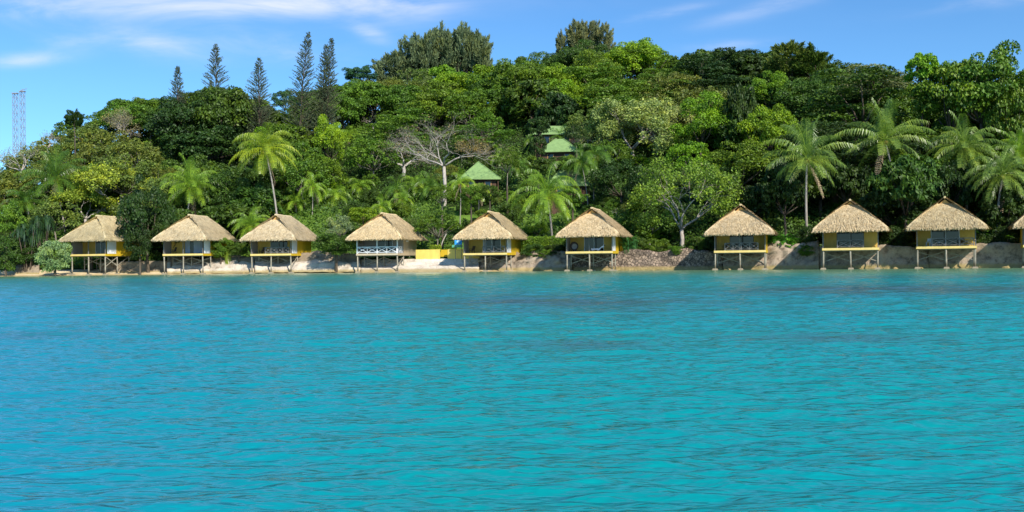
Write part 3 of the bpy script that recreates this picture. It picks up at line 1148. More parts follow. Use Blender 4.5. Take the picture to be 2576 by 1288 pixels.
# ------------------------------------------------------------------ walls and banks along the shore
def hit(x, y, lo=None, above=0.0):
    """distance at which the line of sight through (x, y) passes `above` metres over the ground"""
    t = at(x, y, 1.0)
    ys = float(ys_t(t.x))
    a = ys + 6.5
    while a < ys + 190:
        p_ = at(x, y, a)
        if gz(p_.x, p_.y) + above > p_.z:
            return a
        a += .5
    return None


PROT = []


def protect(x, y, w_, h_, Y):
    PROT.append((x - w_ * .42, y - h_ * .42, x + w_ * .42, y + h_ * .42, Y))


def shore_pt(x, dq=0.0):
    t = tanx(x)
    Y = ys_t(t) + dq
    return t * Y, Y


def bank(name, x0, x1, prof, mat, label, cat, rough=0.15, seed=0, top=None, back=1.2, mats=None, split=None):
    """masonry or rock bank: prof = [(offset toward the sea, z), ...] from foot to top; back = thickness"""
    n = max(6, int((x1 - x0) / 2576 * F * 0.055 * 3.4))
    prof = [(-a_, z) for a_, z in prof]
    full = []
    for (a_, b_) in zip(prof[:-1], prof[1:]):
        L = math.hypot(b_[0] - a_[0], b_[1] - a_[1])
        k = max(1, int(L / .28))
        full += [(a_[0] + (b_[0] - a_[0]) * i / k, a_[1] + (b_[1] - a_[1]) * i / k) for i in range(k)]
    full.append(prof[-1])
    full.append((prof[-1][0] + back * .5, prof[-1][1] + .02))
    full.append((prof[-1][0] + back, prof[-1][1] - .05))
    full.append((prof[-1][0] + back, -1.2))
    vs = []
    for i in range(n + 1):
        x = x0 + (x1 - x0) * i / n
        hh = top(i / n) if top else 0.0
        for j, (q, z) in enumerate(full):
            zz = z + hh * max(0, min(1, (z - .3) / 2.0))
            X, Y = shore_pt(x, q)
            v = Vector((X, Y, zz))
            if rough:
                d = noise.fractal(v * .9 + Vector((seed, 0, 0)), 1.0, 2.0, 4) * rough * 2.2
                v.y -= d
                v.z += noise.fractal(v * 1.4 + Vector((0, seed, 0)), 1.0, 2.0, 3) * rough * (1.0 if z > .4 else .3)
            vs.append(v)
    m_ = len(full)
    fs = [(i * m_ + j, (i + 1) * m_ + j, (i + 1) * m_ + j + 1, i * m_ + j + 1) for i in range(n) for j in range(m_ - 1)]
    fs.append(tuple(range(m_)))
    fs.append(tuple(reversed([n * m_ + j for j in range(m_)])))
    mb = MB()
    if split:
        mi_ = []
        for i in range(n):
            for j in range(m_ - 1):
                mi_.append(1 if full[j][1] > split and j < m_ - 3 or j >= m_ - 3 else 0)
        mi_ += [0, 0]
        mb.add(vs, fs)
        mb.mi = mi_
        o = mb.obj(name, [mat, mats], smooth=True)
    else:
        o = mb.add(vs, fs).obj(name, mat, smooth=True)
    return tag(o, label, cat)


def bumps(a_, f_, ph):
    return lambda u: a_ * math.sin(u * f_ + ph) + .4 * a_ * math.sin(u * f_ * 2.7 + ph * 2)


bank('rock_bank', 40, 98, [(1.6, .1), (.9, .9), (.2, 1.7)], M_ROCKUP, 'low brown earth bank at far left behind the beach', 'bank', .22, 3)
bank('stone_bank', 248, 420, [(1.2, .2), (.4, 1.0), (0, 2.1)], M_ROCKUP, 'shaded rocky bank under the far left hut', 'bank', .2, 5)
bank('stone_bank', 421, 640, [(3.0, .15), (2.2, .8), (1.5, 1.3), (.5, 1.8), (-.3, 2.6)], M_REVET, 'pale stone bank between the curtained hut and the leaning palm hut', 'bank', .2, 7,
     bumps(.2, 9, 1), mats=M_ROCKUP, split=1.75)
bank('stone_revetment', 641, 906, [(3.6, .15), (2.6, .9), (2.0, 1.5), (1.0, 2.1), (0, 3.1)], M_REVET, 'sloping revetment with brown rubble top left of the white railed hut', 'bank', .2, 9,
     bumps(.22, 10, 2), mats=M_ROCKUP, split=1.7)
bank('concrete_ramp', 907, 1205, [(4.6, .0), (3.8, .35), (1.9, .95), (1.2, 1.1), (1.1, 1.45), (.5, 1.55), (.4, 1.9), (-.1, 1.95)], M_RAMP, 'whitish concrete slope below the lemon yellow wall', 'bank', .06, 11)
bank('rock_bank', 1206, 1438, [(2.6, -.5), (1.6, .5), (1.3, .9), (.7, 1.7), (-.2, 2.2), (-1.0, 2.8)], M_CONC, 'lichened concrete bank left of the round wicker chair hut', 'bank', .42, 13,
     bumps(.18, 11, 0), mats=M_ROCKUP, split=1.75)
bank('rubble_wall', 1439, 1818, [(1.6, -.9), (1.1, .25), (.5, .55), (.3, 1.5), (0, 2.75)], M_RUBBLE, 'long rubble stone sea wall under the light green tree', 'wall', .13, 15, bumps(.2, 19, 0))
bank('rock_bank', 1819, 2060, [(1.5, -.9), (.9, .5), (.5, 1.4), (.2, 2.2), (-.5, 3.1)], M_CONC, 'broken pinkish rock wall under the big leafed plants', 'wall', .28, 17,
     lambda u: .5 * u + .25 * math.sin(u * 14))
bank('sea_wall', 2061, 2335, [(1.0, -.9), (.6, .4), (.25, 1.5), (.2, 2.85)], M_CONC, 'smooth stained concrete sea wall between the two rightmost whole huts', 'wall', .17, 19, bumps(.12, 13, 0))
bank('sea_wall', 2336, 2800, [(1.0, -.9), (.55, .5), (.25, 1.5), (.2, 3.0)], M_CONC, 'stained concrete sea wall at the right edge of the picture', 'wall', .17, 21, bumps(.12, 17, 1))


def slab_wall(x0, x1, q, z0, z1, thick, mb):
    n = 6
    vs = []
    for i in range(n + 1):
        x = x0 + (x1 - x0) * i / n
        for (dq, z) in ((q, z0), (q, z1), (q + thick, z1), (q + thick, z0)):
            X, Y = shore_pt(x, dq)
            vs.append((X, Y, z))
    fs = [(i * 4 + j, (i + 1) * 4 + j, (i + 1) * 4 + (j + 1) % 4, i * 4 + (j + 1) % 4) for i in range(n) for j in range(4)]
    fs += [(0, 1, 2, 3), (n * 4 + 3, n * 4 + 2, n * 4 + 1, n * 4)]
    mb.add(vs, fs)
    return mb


# the lemon yellow wall in three blocks with a recess and a coping
zt_, zb_ = at(1100, 627, 131).z, at(1100, 658, 131).z
yw = empty('yellow_wall', (*shore_pt(1125, 0.0), zb_))
inv = yw.location.copy()


def local(mb):
    mb.V = [v - np.array(inv) for v in mb.V]
    return mb


local(slab_wall(1046, 1107, -.3, zb_ - .4, zt_, .35, MB())).obj('wall_block', M_LEMON, yw)
local(slab_wall(1107.3, 1125.7, .9, zb_ - .3, zt_ - .03, .35, MB())).obj('recess', M_YELLOW, yw)
local(slab_wall(1126, 1210, -.3, zb_ - .4, zt_, .35, MB())).obj('wall_block', M_LEMON, yw)
tag(yw, 'lemon yellow masonry wall with a recess, between two huts', 'wall')

# leaning pole behind it
o = MB().tube([tuple(at(1106, 628, 135)), tuple(at(1114, 606, 135.3)), tuple(at(1123, 588, 135.6))], [.09, .08, .07], 7).obj('pole', M_PALE)
tag(o, 'pale wooden pole leaning to the right behind the lemon yellow wall', 'pole')

# blue board
p0 = at(1153, 608, 132)
r = empty('blue_board', p0)
bd = MB()
bd.box(-.55, .55, 0, .05, -.45, .5)
bd.obj('panel', M_BLUE, r)
mk = MB()
mk.add([(-.30, -.006, .0), (-.12, -.006, .22), (.10, -.006, .16), (.32, -.006, .30), (.34, -.006, .05), (.12, -.006, -.05), (.1, -.006, -.28), (-.15, -.006, -.22)], [(0, 7, 6, 5, 4, 3, 2, 1)])
mk.obj('pale_mark', plain('pale_blue_mark', (.35, .62, .9), .6, .05), r)
MB().box(-.95, .6, .06, .12, -.85, -.48).obj('lower_panel', M_TEAL, r)
MB().box(-.5, -.42, .055, .12, -2.6, -.2).obj('post', M_GREYWD, r)
MB().box(.42, .5, .055, .12, -2.6, -.2).obj('post', M_GREYWD, r)
tag(r, 'bright blue board on posts just left of a thatched hut', 'board')


# ------------------------------------------------------------------ green-roofed houses on the slope
def green_house(name, x, yeave, Y, wd, dp, rise, rz, label, wall_h=2.6, halfridge=0.0, mat=None):
    Yn = hit(x, yeave, above=wall_h)
    k_ = Yn / Y
    Y, wd, dp, rise, halfridge = Yn, wd * k_, dp * k_, rise * k_, halfridge * k_
    protect(x, yeave - rise * F / Y * .5, wd * F / Y * 1.0, rise * F / Y * 1.3, Y - 2)
    p = at(x, yeave, Y)
    r = empty(name, (p.x, p.y, p.z - wall_h), rz)
    w_, d_ = wd / 2, dp / 2
    h = wall_h
    wm = MB()
    a_, b_ = w_ - .8, d_ - .8
    g0 = min(gz(p.x + i, p.y + j) for i in (-a_, a_) for j in (-b_, b_)) - (p.z - wall_h) - .5
    g0 = min(g0, -.3)
    for (x0, x1, y0, y1) in ((-a_, a_, -b_, -b_ + .15), (-a_, a_, b_ - .15, b_), (-a_, -a_ + .15, -b_ + .153, b_ - .153), (a_ - .15, a_, -b_ + .153, b_ - .153)):
        wm.box(x0, x1, y0, y1, g0, h)
    wm.obj('wall', M_BROWNWALL, r)
    rm = MB()
    t = .14
    top = [(-halfridge, 0, h + rise), (halfridge, 0, h + rise)]
    vs = [(-w_, -d_, h), (w_, -d_, h), (w_, d_, h), (-w_, d_, h)] + top + [(-w_, -d_, h - t), (w_, -d_, h - t), (w_, d_, h - t), (-w_, d_, h - t)]
    rm.add(vs, [(0, 1, 5, 4), (1, 2, 5), (2, 3, 4, 5), (3, 0, 4), (0, 6, 7, 1), (1, 7, 8, 2), (2, 8, 9, 3), (3, 9, 6, 0), (9, 8, 7, 6)])
    for (c0, c1) in ((0, 4), (1, 5), (2, 5), (3, 4)):
        rm.tube([np.array(vs[c0]) + (0, 0, .03), np.array(vs[c1]) + (0, 0, .05)], [.08, .08], 5)
    rm.obj('roof', mat or M_GREENROOF, r)
    for sx in (-1, 1):
        wi = MB().box(sx * a_ * .5 - .5, sx * a_ * .5 + .5, -b_ - .05, -b_ - .01, h - 1.7, h - .5)
        wo_ = wi.obj('window', M_GLASS, r)
        fm = MB()
        fm.box(sx * a_ * .5 - .58, sx * a_ * .5 - .503, -b_ - .08, -b_ - .003, h - 1.78, h - .42)
        fm.box(sx * a_ * .5 + .503, sx * a_ * .5 + .58, -b_ - .08, -b_ - .003, h - 1.78, h - .42)
        fm.obj('window_frame', M_GABLE, wo_)
    for ax in (-w_ + .5, w_ - .5):
        MB().box(ax - .08, ax + .08, -d_ + .35, -d_ + .5, g0, h - t).obj('veranda_post', M_BROWNWALL, r)
    tag(r, label, 'house', 'green roofed houses on the wooded slope')
    return r


green_house('green_roofed_house', 1204, 454, 163, 7.6, 7.6, 3.4, .1, 'house with pyramid shaped green roof right of the bare white tree')
green_house('green_roofed_house', 1408, 386, 184, 8.6, 8, 3.0, -.1, 'house with green roof high on the slope above the low coconut palm', halfridge=.8)
green_house('green_roofed_house', 1398, 342, 193, 10.5, 7, 2.2, 0.05, 'topmost green roofed house, mostly hidden behind another roof', halfridge=2)
green_house('green_roofed_house', 1425, 470, 158, 8.0, 7, 3.0, .1, 'lower green roofed house behind the low coconut palm crown', halfridge=1.2)
None and green_house('green_roofed_house', 1262, 398, 176, 6.5, 6, 1.8, .2, 'small green roofed house left of the highest green roofs', halfridge=1.0)
#@@PLANTS
# ------------------------------------------------------------------ vegetation builders
UPV = np.array((0, 0, 1.0))


def unit(a):
    return a / (np.linalg.norm(a, axis=-1, keepdims=True) + 1e-9)


def leafquads(P, N, ln, wd, rng, droop=0.0):
    """diamond leaves centred at P facing N"""
    k = len(P)
    r = rng.normal(size=(k, 3))
    r[:, 2] -= droop
    t = unit(np.cross(N, r))
    s = np.cross(N, t)
    ln = np.asarray(ln).reshape(-1, 1)
    wd = np.asarray(wd).reshape(-1, 1)
    return np.stack([P - t * ln / 2, P + s * wd / 2, P + t * ln / 2, P - s * wd / 2], 1)


def clump_leaves(centers, radii, per, size, rng, flat=0.7, fuzz=0.75, aspect=0.55, inner=0.55):
    Q, V = [], []
    for c, r in zip(centers, radii):
        n = int(per * (r / np.mean(radii)) ** 2)
        d = unit(rng.normal(size=(n, 3)))
        d[:, 2] = np.where(d[:, 2] < -0.35, -d[:, 2], d[:, 2])
        rr = r * (inner + (1 - inner) * rng.rand(n, 1) ** 0.6)
        P = c + d * rr * np.array((1, 1, flat))
        N = unit(d + rng.normal(size=(n, 3)) * fuzz + np.array((0, 0, .25)))
        s = size * rng.uniform(.6, 1.35, n)
        Q.append(leafquads(P, N, s, s * aspect, rng))
        cv = rng.uniform(-.16, .16)
        V.append(np.clip(.5 + cv + rng.normal(0, .2, n), 0, 1))
    return np.concatenate(Q), np.concatenate(V)


def crown_broad(seed, R=4.0, H=3.0, nc=46, per=120, size=.42, cr=(.75, 1.5), flat=.72, fuzz=.75, low=-.55, aspect=.55, lump=.22):
    """unit-ish crown centred at (0,0,0): clumps scattered over a lumpy ellipsoid"""
    rng = np.random.RandomState(seed)
    d = unit(rng.normal(size=(nc * 3, 3)))
    d = d[d[:, 2] > low][:nc]
    k = 1 + lump * np.sin(d[:, 0:1] * 5 + seed) * np.sin(d[:, 1:2] * 4 + d[:, 2:3] * 5 + seed * 2)
    rad = rng.uniform(.55, 1.0, (len(d), 1)) ** .5 * k
    C = d * rad * np.array((R, R, H))
    r = rng.uniform(cr[0], cr[1], len(d))
    Q, V = clump_leaves(C, r, per, size, rng, flat, fuzz, aspect)
    return MB().quads(Q, V), C


def crown_layered(seed, R=5, H=3.5, layers=5, per=150, size=.36):
    rng = np.random.RandomState(seed)
    C, r = [], []
    for l in range(layers):
        z = -H + 2 * H * l / (layers - 1) + rng.normal(0, .3)
        rr = R * (1 - .55 * abs(l / (layers - 1) - .35))
        off = rng.normal(0, R * .2, 2)
        for q in range(9):
            a, b_ = rng.uniform(0, 6.28), rr * rng.uniform(.15, 1) ** .6
            C.append((off[0] + b_ * math.cos(a), off[1] + b_ * math.sin(a), z + rng.normal(0, .4)))
            r.append(rng.uniform(1.0, 2.0))
    Q, V = clump_leaves(np.array(C), np.array(r), int(per * 1.25), size * .9, rng, .42, .7)
    return MB().quads(Q, V), np.array(C)


def crown_feather(seed, R=3.9, H=4.6, n=90, per=120):
    """casuarina: upright plumes of fine needles"""
    rng = np.random.RandomState(seed)
    mb = MB()
    C = []
    for i in range(n):
        d0 = unit(rng.normal(size=3))
        base = d0 * np.array((R * .85, R * .85, H * .72)) * rng.uniform(.2, 1) ** .5 + np.array((0, 0, -H * .12))
        up_ = unit(np.array((d0[0] * .9, d0[1] * .9, .85)) + rng.normal(0, .25, 3))
        tip = base + up_ * rng.uniform(1.1, 2.7)
        C.append(base * .3 + tip * .7)
        u = rng.uniform(.25, 1.0, (per, 1))
        wdt = .80 * np.sin(np.clip(u, 0, 1) ** .7 * math.pi * .93) + .05
        P = base * (1 - u) + tip * u + rng.normal(size=(per, 3)) * wdt * np.array((.42, .42, .3))
        d = unit(unit(tip - base) + rng.normal(size=(per, 3)) * .38 + (P - base) * .05)
        L = rng.uniform(.3, .65, (per, 1))
        s = unit(np.cross(d, rng.normal(size=(per, 3)))) * .085
        mb.quads(np.stack([P - s, P + s, P + d * L + s * .5, P + d * L - s * .5], 1), np.clip(.5 + rng.normal(0, .22, per), 0, 1))
    return mb, np.array(C)


def column_pine(seed, H=16.0, W=1.55, twin=False, lean=0.0):
    """narrow columnar pine: short tufted branches in whorls, wider in the middle, open outline"""
    rng = np.random.RandomState(seed)
    tr, fo = MB(), MB()
    stems = [(0, 0, H)] if not twin else [(-.35, 0, H * .95), (.75, 0, H)]
    for (ox, oy, h) in stems:
        def ax(z):
            u = z / h
            return np.array((ox * min(1, u * 2.2) + lean * u * u * h, oy, z))
        tr.tube([ax(h * i / 10) for i in range(11)], [.26 * (1 - .93 * i / 10) for i in range(11)], 6)
        z = h * .12
        while z < h * .995:
            u = z / h
            w_ = W * (1.0 if u < .35 else (1 - (u - .35) / .66) ** .75) * (.75 + .25 * min(1, u * 4))
            if twin:
                w_ *= .85
            nb = rng.randint(4, 7)
            a0 = rng.uniform(0, 6.28)
            for q in range(nb):
                if rng.rand() < .12:
                    continue
                a = a0 + q * 6.28 / nb + rng.uniform(-.3, .3)
                L = w_ * rng.uniform(.5, 1.25) + .12
                p0 = ax(z)
                d = np.array((math.cos(a), math.sin(a), rng.uniform(.15, .5)))
                p1 = p0 + d * L
                p1[2] += L * .25
                tr.tube([p0, p0 * .5 + p1 * .5 + (0, 0, -.05), p1], [.035, .028, .015], 3)
                k = int(7 + 12 * L)
                t = rng.uniform(.3, 1.05, (k, 1))
                P = p0 * (1 - t) + p1 * t
                dd = unit(rng.normal(size=(k, 3)) * .5 + unit(p1 - p0) * .55 + np.array((0, 0, .7)))
                Ln = rng.uniform(.16, .38, (k, 1))
                s = unit(np.cross(dd, rng.normal(size=(k, 3)))) * .05
                fo.quads(np.stack([P - s, P + s, P + dd * Ln + s * .4, P + dd * Ln - s * .4], 1), np.clip(.5 + rng.normal(0, .2, k), 0, 1))
            z += rng.uniform(.22, .34)
    return tr, fo


def trunk_limbs(mb, base, C, rng, r0=.28, fork=.35, n=9, seg=6, wig=.25):
    """trunk from base up, with limbs reaching clump centres C"""
    base = np.array(base, float)
    cc = C.mean(0)
    fk = base * (1 - fork) + cc * fork
    fk += rng.normal(0, .15, 3)
    mid = base * .5 + fk * .5 + rng.normal(0, wig * .5, 3) * (1, 1, 0)
    mb.tube([base + (0, 0, -.6), base, mid, fk], [r0 * 1.35, r0 * 1.15, r0 * .85, r0 * .72], seg)
    pick = C[rng.permutation(len(C))[:n]]
    for c in pick:
        m = fk * .5 + c * .5 + rng.normal(0, wig, 3) + (0, 0, -.25)
        mb.tube([fk, m, c], [r0 * .5, r0 * .3, r0 * .08], max(4, seg - 1))
    return mb


def bare_tree(seed, H=12.0, spread=1.0, depth=6, r0=.34, fork_h=.35, leaves=0, lsize=.22, lean=(0, 0)):
    rng = np.random.RandomState(seed)
    tr, tips = MB(), []

    def grow(p, d, L, r, k):
        n = 3
        pts = [p]
        dd = d.copy()
        for i in range(n):
            dd = unit(dd + rng.normal(0, .17, 3))
            pts.append(pts[-1] + dd * L / n)
        r1 = r * .68
        tr.tube(pts, [r + (r1 - r) * i / n for i in range(n + 1)], 6 if k > 3 else (4 if k > 1 else 3))
        if k == 0:
            tips.append(pts[-1])
            return
        if k <= 2:
            tips.append(pts[-1])
        m = 3 if rng.rand() < .62 else 2
        for q in range(m):
            side = unit(rng.normal(size=3))
            side = unit(side - dd * side.dot(dd))
            sp = rng.uniform(.45, .85) * (1 if q else .6)
            nd = unit(dd + side * sp * np.array((spread, spread, .55)) + np.array((0, 0, .10)))
            grow(pts[-1], nd, L * rng.uniform(.66, .86), r1 * rng.uniform(.68, .85), k - 1)

    fk = H * fork_h
    base = np.array((0, 0, 0.0))
    top = np.array((lean[0] * fk, lean[1] * fk, fk))
    tr.tube([base - (0, 0, .8), base, base * .5 + top * .5 + (.12, 0, 0), top], [r0 * 1.4, r0 * 1.2, r0, r0 * .9], 8)
    nb = 4
    for q in range(nb):
        a = q * 6.28 / nb + rng.uniform(-.4, .4)
        d = unit(np.array((math.cos(a) * spread * .85, math.sin(a) * spread * .85, rng.uniform(.7, 1.25))))
        grow(top, d, H * .20, r0 * .62, depth - 1)
    fo = None
    T_ = np.array(tips)
    if leaves:
        k = int(leaves)
        P = T_[rng.randint(0, len(T_), k)] + rng.normal(0, .30, (k, 3))
        N = unit(rng.normal(size=(k, 3)) + np.array((0, -.3, .9)))
        s = lsize * rng.uniform(.6, 1.4, k)
        fo = MB().quads(leafquads(P, N, s, s * .55, rng), np.clip(.5 + rng.normal(0, .24, k), 0, 1))
    return tr, fo


def frond(mb, p0, az, el, L, rng, lw=.85, droop=1.0, nl=44, v0=.5, hang=.95):
    """one pinnate leaf: arching rachis with a row of leaflets to each side"""
    d = np.array((math.cos(az) * math.cos(el), math.sin(az) * math.cos(el), math.sin(el)))
    side = np.array((-math.sin(az), math.cos(az), 0.0))
    n = 14
    pts = [np.array(p0, float)]
    dd = d.copy()
    for i in range(n):
        pts.append(pts[-1] + dd * L / n)
        dd = unit(dd + np.array((0, 0, -.115 * droop * (1 + i / n * .9))))
    pts = np.array(pts)
    mb.tube(pts[::2], np.linspace(.05, .012, len(pts[::2])), 3, v=min(1, v0 + .35))
    u = np.linspace(.12, .995, nl)
    idx = u * n
    i0 = np.minimum(idx.astype(int), n - 1)
    f = (idx - i0)[:, None]
    P = pts[i0] * (1 - f) + pts[i0 + 1] * f
    tg = unit(pts[i0 + 1] - pts[i0])
    upv = unit(np.cross(tg, side[None, :]) * -1)
    upv = np.where(upv[:, 2:3] < 0, -upv, upv)
    ll = lw * (np.sin(np.clip(u, 0, 1) ** .75 * math.pi * .92) ** .6 + .08)[:, None]
    for sg in (-1, 1):
        jit = rng.normal(0, .08, (nl, 3))
        hg = hang * rng.uniform(.7, 1.35, (nl, 1))
        d1 = unit(side * sg + tg * .55 + upv * .15 + jit)
        d2 = unit(side * sg * .7 + tg * .55 + np.array((0, 0, -1.0)) * hg * 1.6 + jit)
        m1 = P + d1 * ll * .45
        e1 = m1 + d2 * ll * .6
        wv = tg * (L * .9 / nl * .5)
        v = np.clip(v0 + rng.normal(0, .2, nl), 0, 1)
        mb.quads(np.stack([P - wv * .5, P + wv * .5, m1 + wv * .5, m1 - wv * .5], 1), v)
        mb.quads(np.stack([m1 - wv * .5, m1 + wv * .5, e1 + wv * .12, e1 - wv * .12], 1), v)


def palm_crown(seed, L=4.6, n=24, up=4, dead=2, lw=.95, droop=1.0):
    rng = np.random.RandomState(seed)
    fo, de = MB(), MB()
    for i in range(n):
        az = i * 2.399 + rng.uniform(-.2, .2)
        u = (i + .5) / n
        el = math.radians(82 - 108 * u ** 1.05 + rng.uniform(-7, 7))
        LL = L * rng.uniform(.85, 1.1) * (.8 + .2 * math.sin(math.pi * min(1, u * 1.3)))
        if i < up:
            el = math.radians(rng.uniform(66, 86))
        frond(fo, (0, 0, 0), az, el, LL, rng, lw, droop * (.55 + .75 * (1 - u)) if el > 0 else droop * .75, 44, np.clip(.42 + .25 * u + rng.normal(0, .1), 0, 1))
    for i in range(dead):
        frond(de, (0, 0, -.2), rng.uniform(0, 6.28), math.radians(rng.uniform(-75, -55)), L * .8, rng, lw * .6, .4, 18, .5, 1.0)
    nu = MB()
    for i in range(9):
        a = rng.uniform(0, 6.28)
        c = np.array((.2 * math.cos(a), .2 * math.sin(a), -.25 + rng.uniform(-.12, .06)))
        vs = [c + .15 * np.array((math.cos(p_) * math.sin(q_), math.sin(p_) * math.sin(q_), 1.2 * math.cos(q_))) for q_ in (.4, 1.1, 1.9, 2.7) for p_ in np.arange(6) * 1.047]
        fs = [(l * 6 + k, l * 6 + (k + 1) % 6, l * 6 + 6 + (k + 1) % 6, l * 6 + 6 + k) for l in range(3) for k in range(6)] + [tuple(range(6)), tuple(range(23, 17, -1))]
        nu.add(vs, fs)
    return fo, de, nu


# ------------------------------------------------------------------ shared meshes
KIND = {}          # kind -> list of (trunk mesh, crown mesh) with crown centred at the origin; trunk built to a depth below


def reg(kind, crown, C, matL, trunk_depth, r0=.26, seed=0, bark=None, n=9):
    rng = np.random.RandomState(seed + 77)
    t = trunk_limbs(MB(), (0, 0, -trunk_depth), C, rng, r0, .5, n)
    KIND.setdefault(kind, []).append((t.mesh('trunk', bark or M_BARK, True), crown.mesh('crown', matL)))


for s in range(4):
    mb, C = crown_broad(10 + s, 4.0, 2.9, 60, 165, .36)
    reg('round', mb, C, M_LEAF, 7, seed=s)
for s in range(3):
    mb, C = crown_broad(30 + s, 4.0, 3.4, 44, 260, .30, (.85, 1.7), .8, .7, lump=.3)
    reg('billowy', mb, C, M_LEAF, 7, seed=s)
for s in range(3):
    mb, C = crown_broad(50 + s, 4.0, 2.8, 80, 62, .34, (.5, 1.1), .8, 1.1)
    reg('loose', mb, C, M_LEAF, 7, .17, s, M_MIDB, 16)
for s in range(2):
    mb, C = crown_layered(70 + s)
    reg('layered', mb, C, M_LEAF, 8, .3, s)
for s in range(2):
    mb, C = crown_broad(80 + s, 4.0, 3.2, 60, 105, .62, (.7, 1.3), .8, .9, aspect=.42)
    reg('glossy', mb, C, M_LEAF, 7, .26, s)
for s in range(3):
    mb, C = crown_feather(90 + s)
    reg('feathery', mb, C, M_NEEDLE, 7, .24, s)

for s in range(3):
    mb, C = crown_broad(110 + s, 4.0, 3.3, 60, 150, .40, (.8, 1.5), .9, .8, low=-1.1)
    reg('bushy', mb, C, M_LEAF, 3.0, .12, s)
PALMS = []
for s in range(6):
    PALMS.append([q.mesh(nm, mt) for q, nm, mt in zip(palm_crown(200 + s, 4.7, (30, 24, 27, 31, 23, 26)[s], (4, 5, 3, 4, 5, 4)[s], (1, 1, 0, 1, 1, 1)[s], (1.0, 1.1, .9, 1.05, 1.0, .95)[s], (.85, .65, 1.05, .8, .6, .95)[s]), ('crown', 'dead_fronds', 'coconuts'),
                 (M_PALM, plain('dry_frond%d' % s, (.36, .27, .16), .8, .3), plain('coconut%d' % s, (.30, .20, .04), .6, .3)))])
SLIM = []
for s in range(2):
    SLIM.append([q.mesh(nm, mt) for q, nm, mt in zip(palm_crown(220 + s, 2.7, 15, 3, 1, .75, 1.2), ('crown', 'dead_fronds', 'coconuts'),
                (M_PALM, PALMS[0][1].materials[0], PALMS[0][2].materials[0]))])

# colours (albedo)
PAL = {
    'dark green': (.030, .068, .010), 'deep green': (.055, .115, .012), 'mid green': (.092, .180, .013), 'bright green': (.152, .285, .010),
    'yellow green': (.22, .36, .022), 'olive green': (.125, .175, .030), 'grey green': (.20, .25, .10), 'bluish green': (.045, .13, .05),
    'pale green': (.25, .37, .14), 'brownish green': (.20, .21, .08),
}
GREEN_JIT = random.Random(77)


def colr(name, j=.14):
    c = PAL[name]
    k = 1 + GREEN_JIT.uniform(-j, j)
    h = 1 + GREEN_JIT.uniform(-j, j)
    return (c[0] * k * h, c[1] * k, c[2] * k / h, 1)


STEM = MB().tube([(0, 0, 0), (0, 0, 1)], [.36, .3], 7).mesh('trunk_base', M_BARK, True)


def tree(kind, color, x, y, Y, wpx, hpx, label=None, name='broadleaf_tree', cat='tree', group=None, variant=None, rz=None, colour4=None, fit=False):
    """tree whose crown is seen centred at (x, y) with the given size in frame px, standing at distance Y"""
    var = KIND[kind]
    v = var[(variant if variant is not None else GREEN_JIT.randrange(len(var))) % len(var)]
    tm, cm = v
    if fit:
        while Y > 60:
            q_ = at(x, y, Y)
            if q_.z - gz(q_.x, q_.y) > .42 * hpx * Y / F:
                break
            if Y - ys_t(q_.x / q_.y) < 9:
                break
            Y -= .8
        protect(x, y, wpx, hpx, Y)
    p = at(x, y, Y)
    s = Y / F
    sx = wpx * s / 9.2
    sz = hpx * s / (7.4 if kind != 'feathery' else 10.0)
    g0 = gz(p.x, p.y)
    root = empty(name, (p.x, p.y, g0), rz if rz is not None else GREEN_JIT.uniform(0, 6.28))
    cr = link('crown', cm, root)
    cr.location = (0, 0, p.z - g0)
    cr.scale = (sx, sx, sz)
    cr.color = colour4 or colr(color)
    tk = link('trunk', tm, root)
    depth = {'layered': 8.0, 'bushy': 3.0}.get(kind, 7.0)
    zs = min((p.z - g0) / depth, sz)
    tk.scale = (sx, sx, max(.2, zs))
    if (p.z - g0) > depth * zs + .4:
        tb_ = link('trunk_base', STEM, root)
        tb_.scale = (sx, sx, p.z - g0 - depth * zs + .3)
    tk.location = (0, 0, p.z - g0)
    if label:
        tag(root, label, cat, group)
    return root


# ------------------------------------------------------------------ palms
def palm(x, y, Y, rad, bx, by, label, variant=0, slim=False, col_='palm', name='coconut_palm', rz=0.0, thick=.17, tilt=None, squash=1.0):
    while Y > 60:
        p = at(x, y, Y)
        if p.z - gz(p.x, p.y) > (1.6 if slim else 3.0):
            break
        Y -= 1
    protect(x, y, rad * 1.7, rad * 1.5, Y)
    p = at(x, y, Y)
    b0 = at(bx, by, Y + .5)
    g0 = gz(b0.x, b0.y)
    root = empty(name, (b0.x, b0.y, g0))
    dv = np.array(p) - np.array((b0.x, b0.y, g0))
    n = 9
    pts = []
    for i in range(n + 1):
        u = i / n
        bend = math.sin(u * math.pi) * .05 * np.linalg.norm(dv)
        pts.append(np.array((dv[0] * u ** 1.3, dv[1] * u, dv[2] * u)) + np.array((bend * .3 * (-1 if variant % 2 else 1), 0, 0)))
    pts[0][2] -= .6
    t = MB().tube(pts, [thick * 1.5] + [thick * (1.1 - .35 * i / n) for i in range(1, n + 1)], 7)
    t.obj('trunk', M_PALMT, root, True)
    meshes = (SLIM if slim else PALMS)[variant % 2 if slim else PIDX.pop(0) % 6]
    base = 2.7 if slim else 4.7
    sc = rad * Y / F / base * 1.28
    for me_ in meshes:
        c = link(me_.name.split('.')[0], me_, root)
        c.location = tuple(dv)
        c.rotation_euler = (tilt or 0, 0, rz)
        c.scale = (sc, sc, sc * squash)
        c.color = {'palm': (.19, .34, .035, 1), 'gold': (.27, .38, .035, 1), 'dark': (.10, .21, .03, 1), 'grey': (.185, .30, .06, 1)}[col_]
    tag(root, label, 'palm', 'slender palms on the slope' if slim else 'coconut palms')
    return root


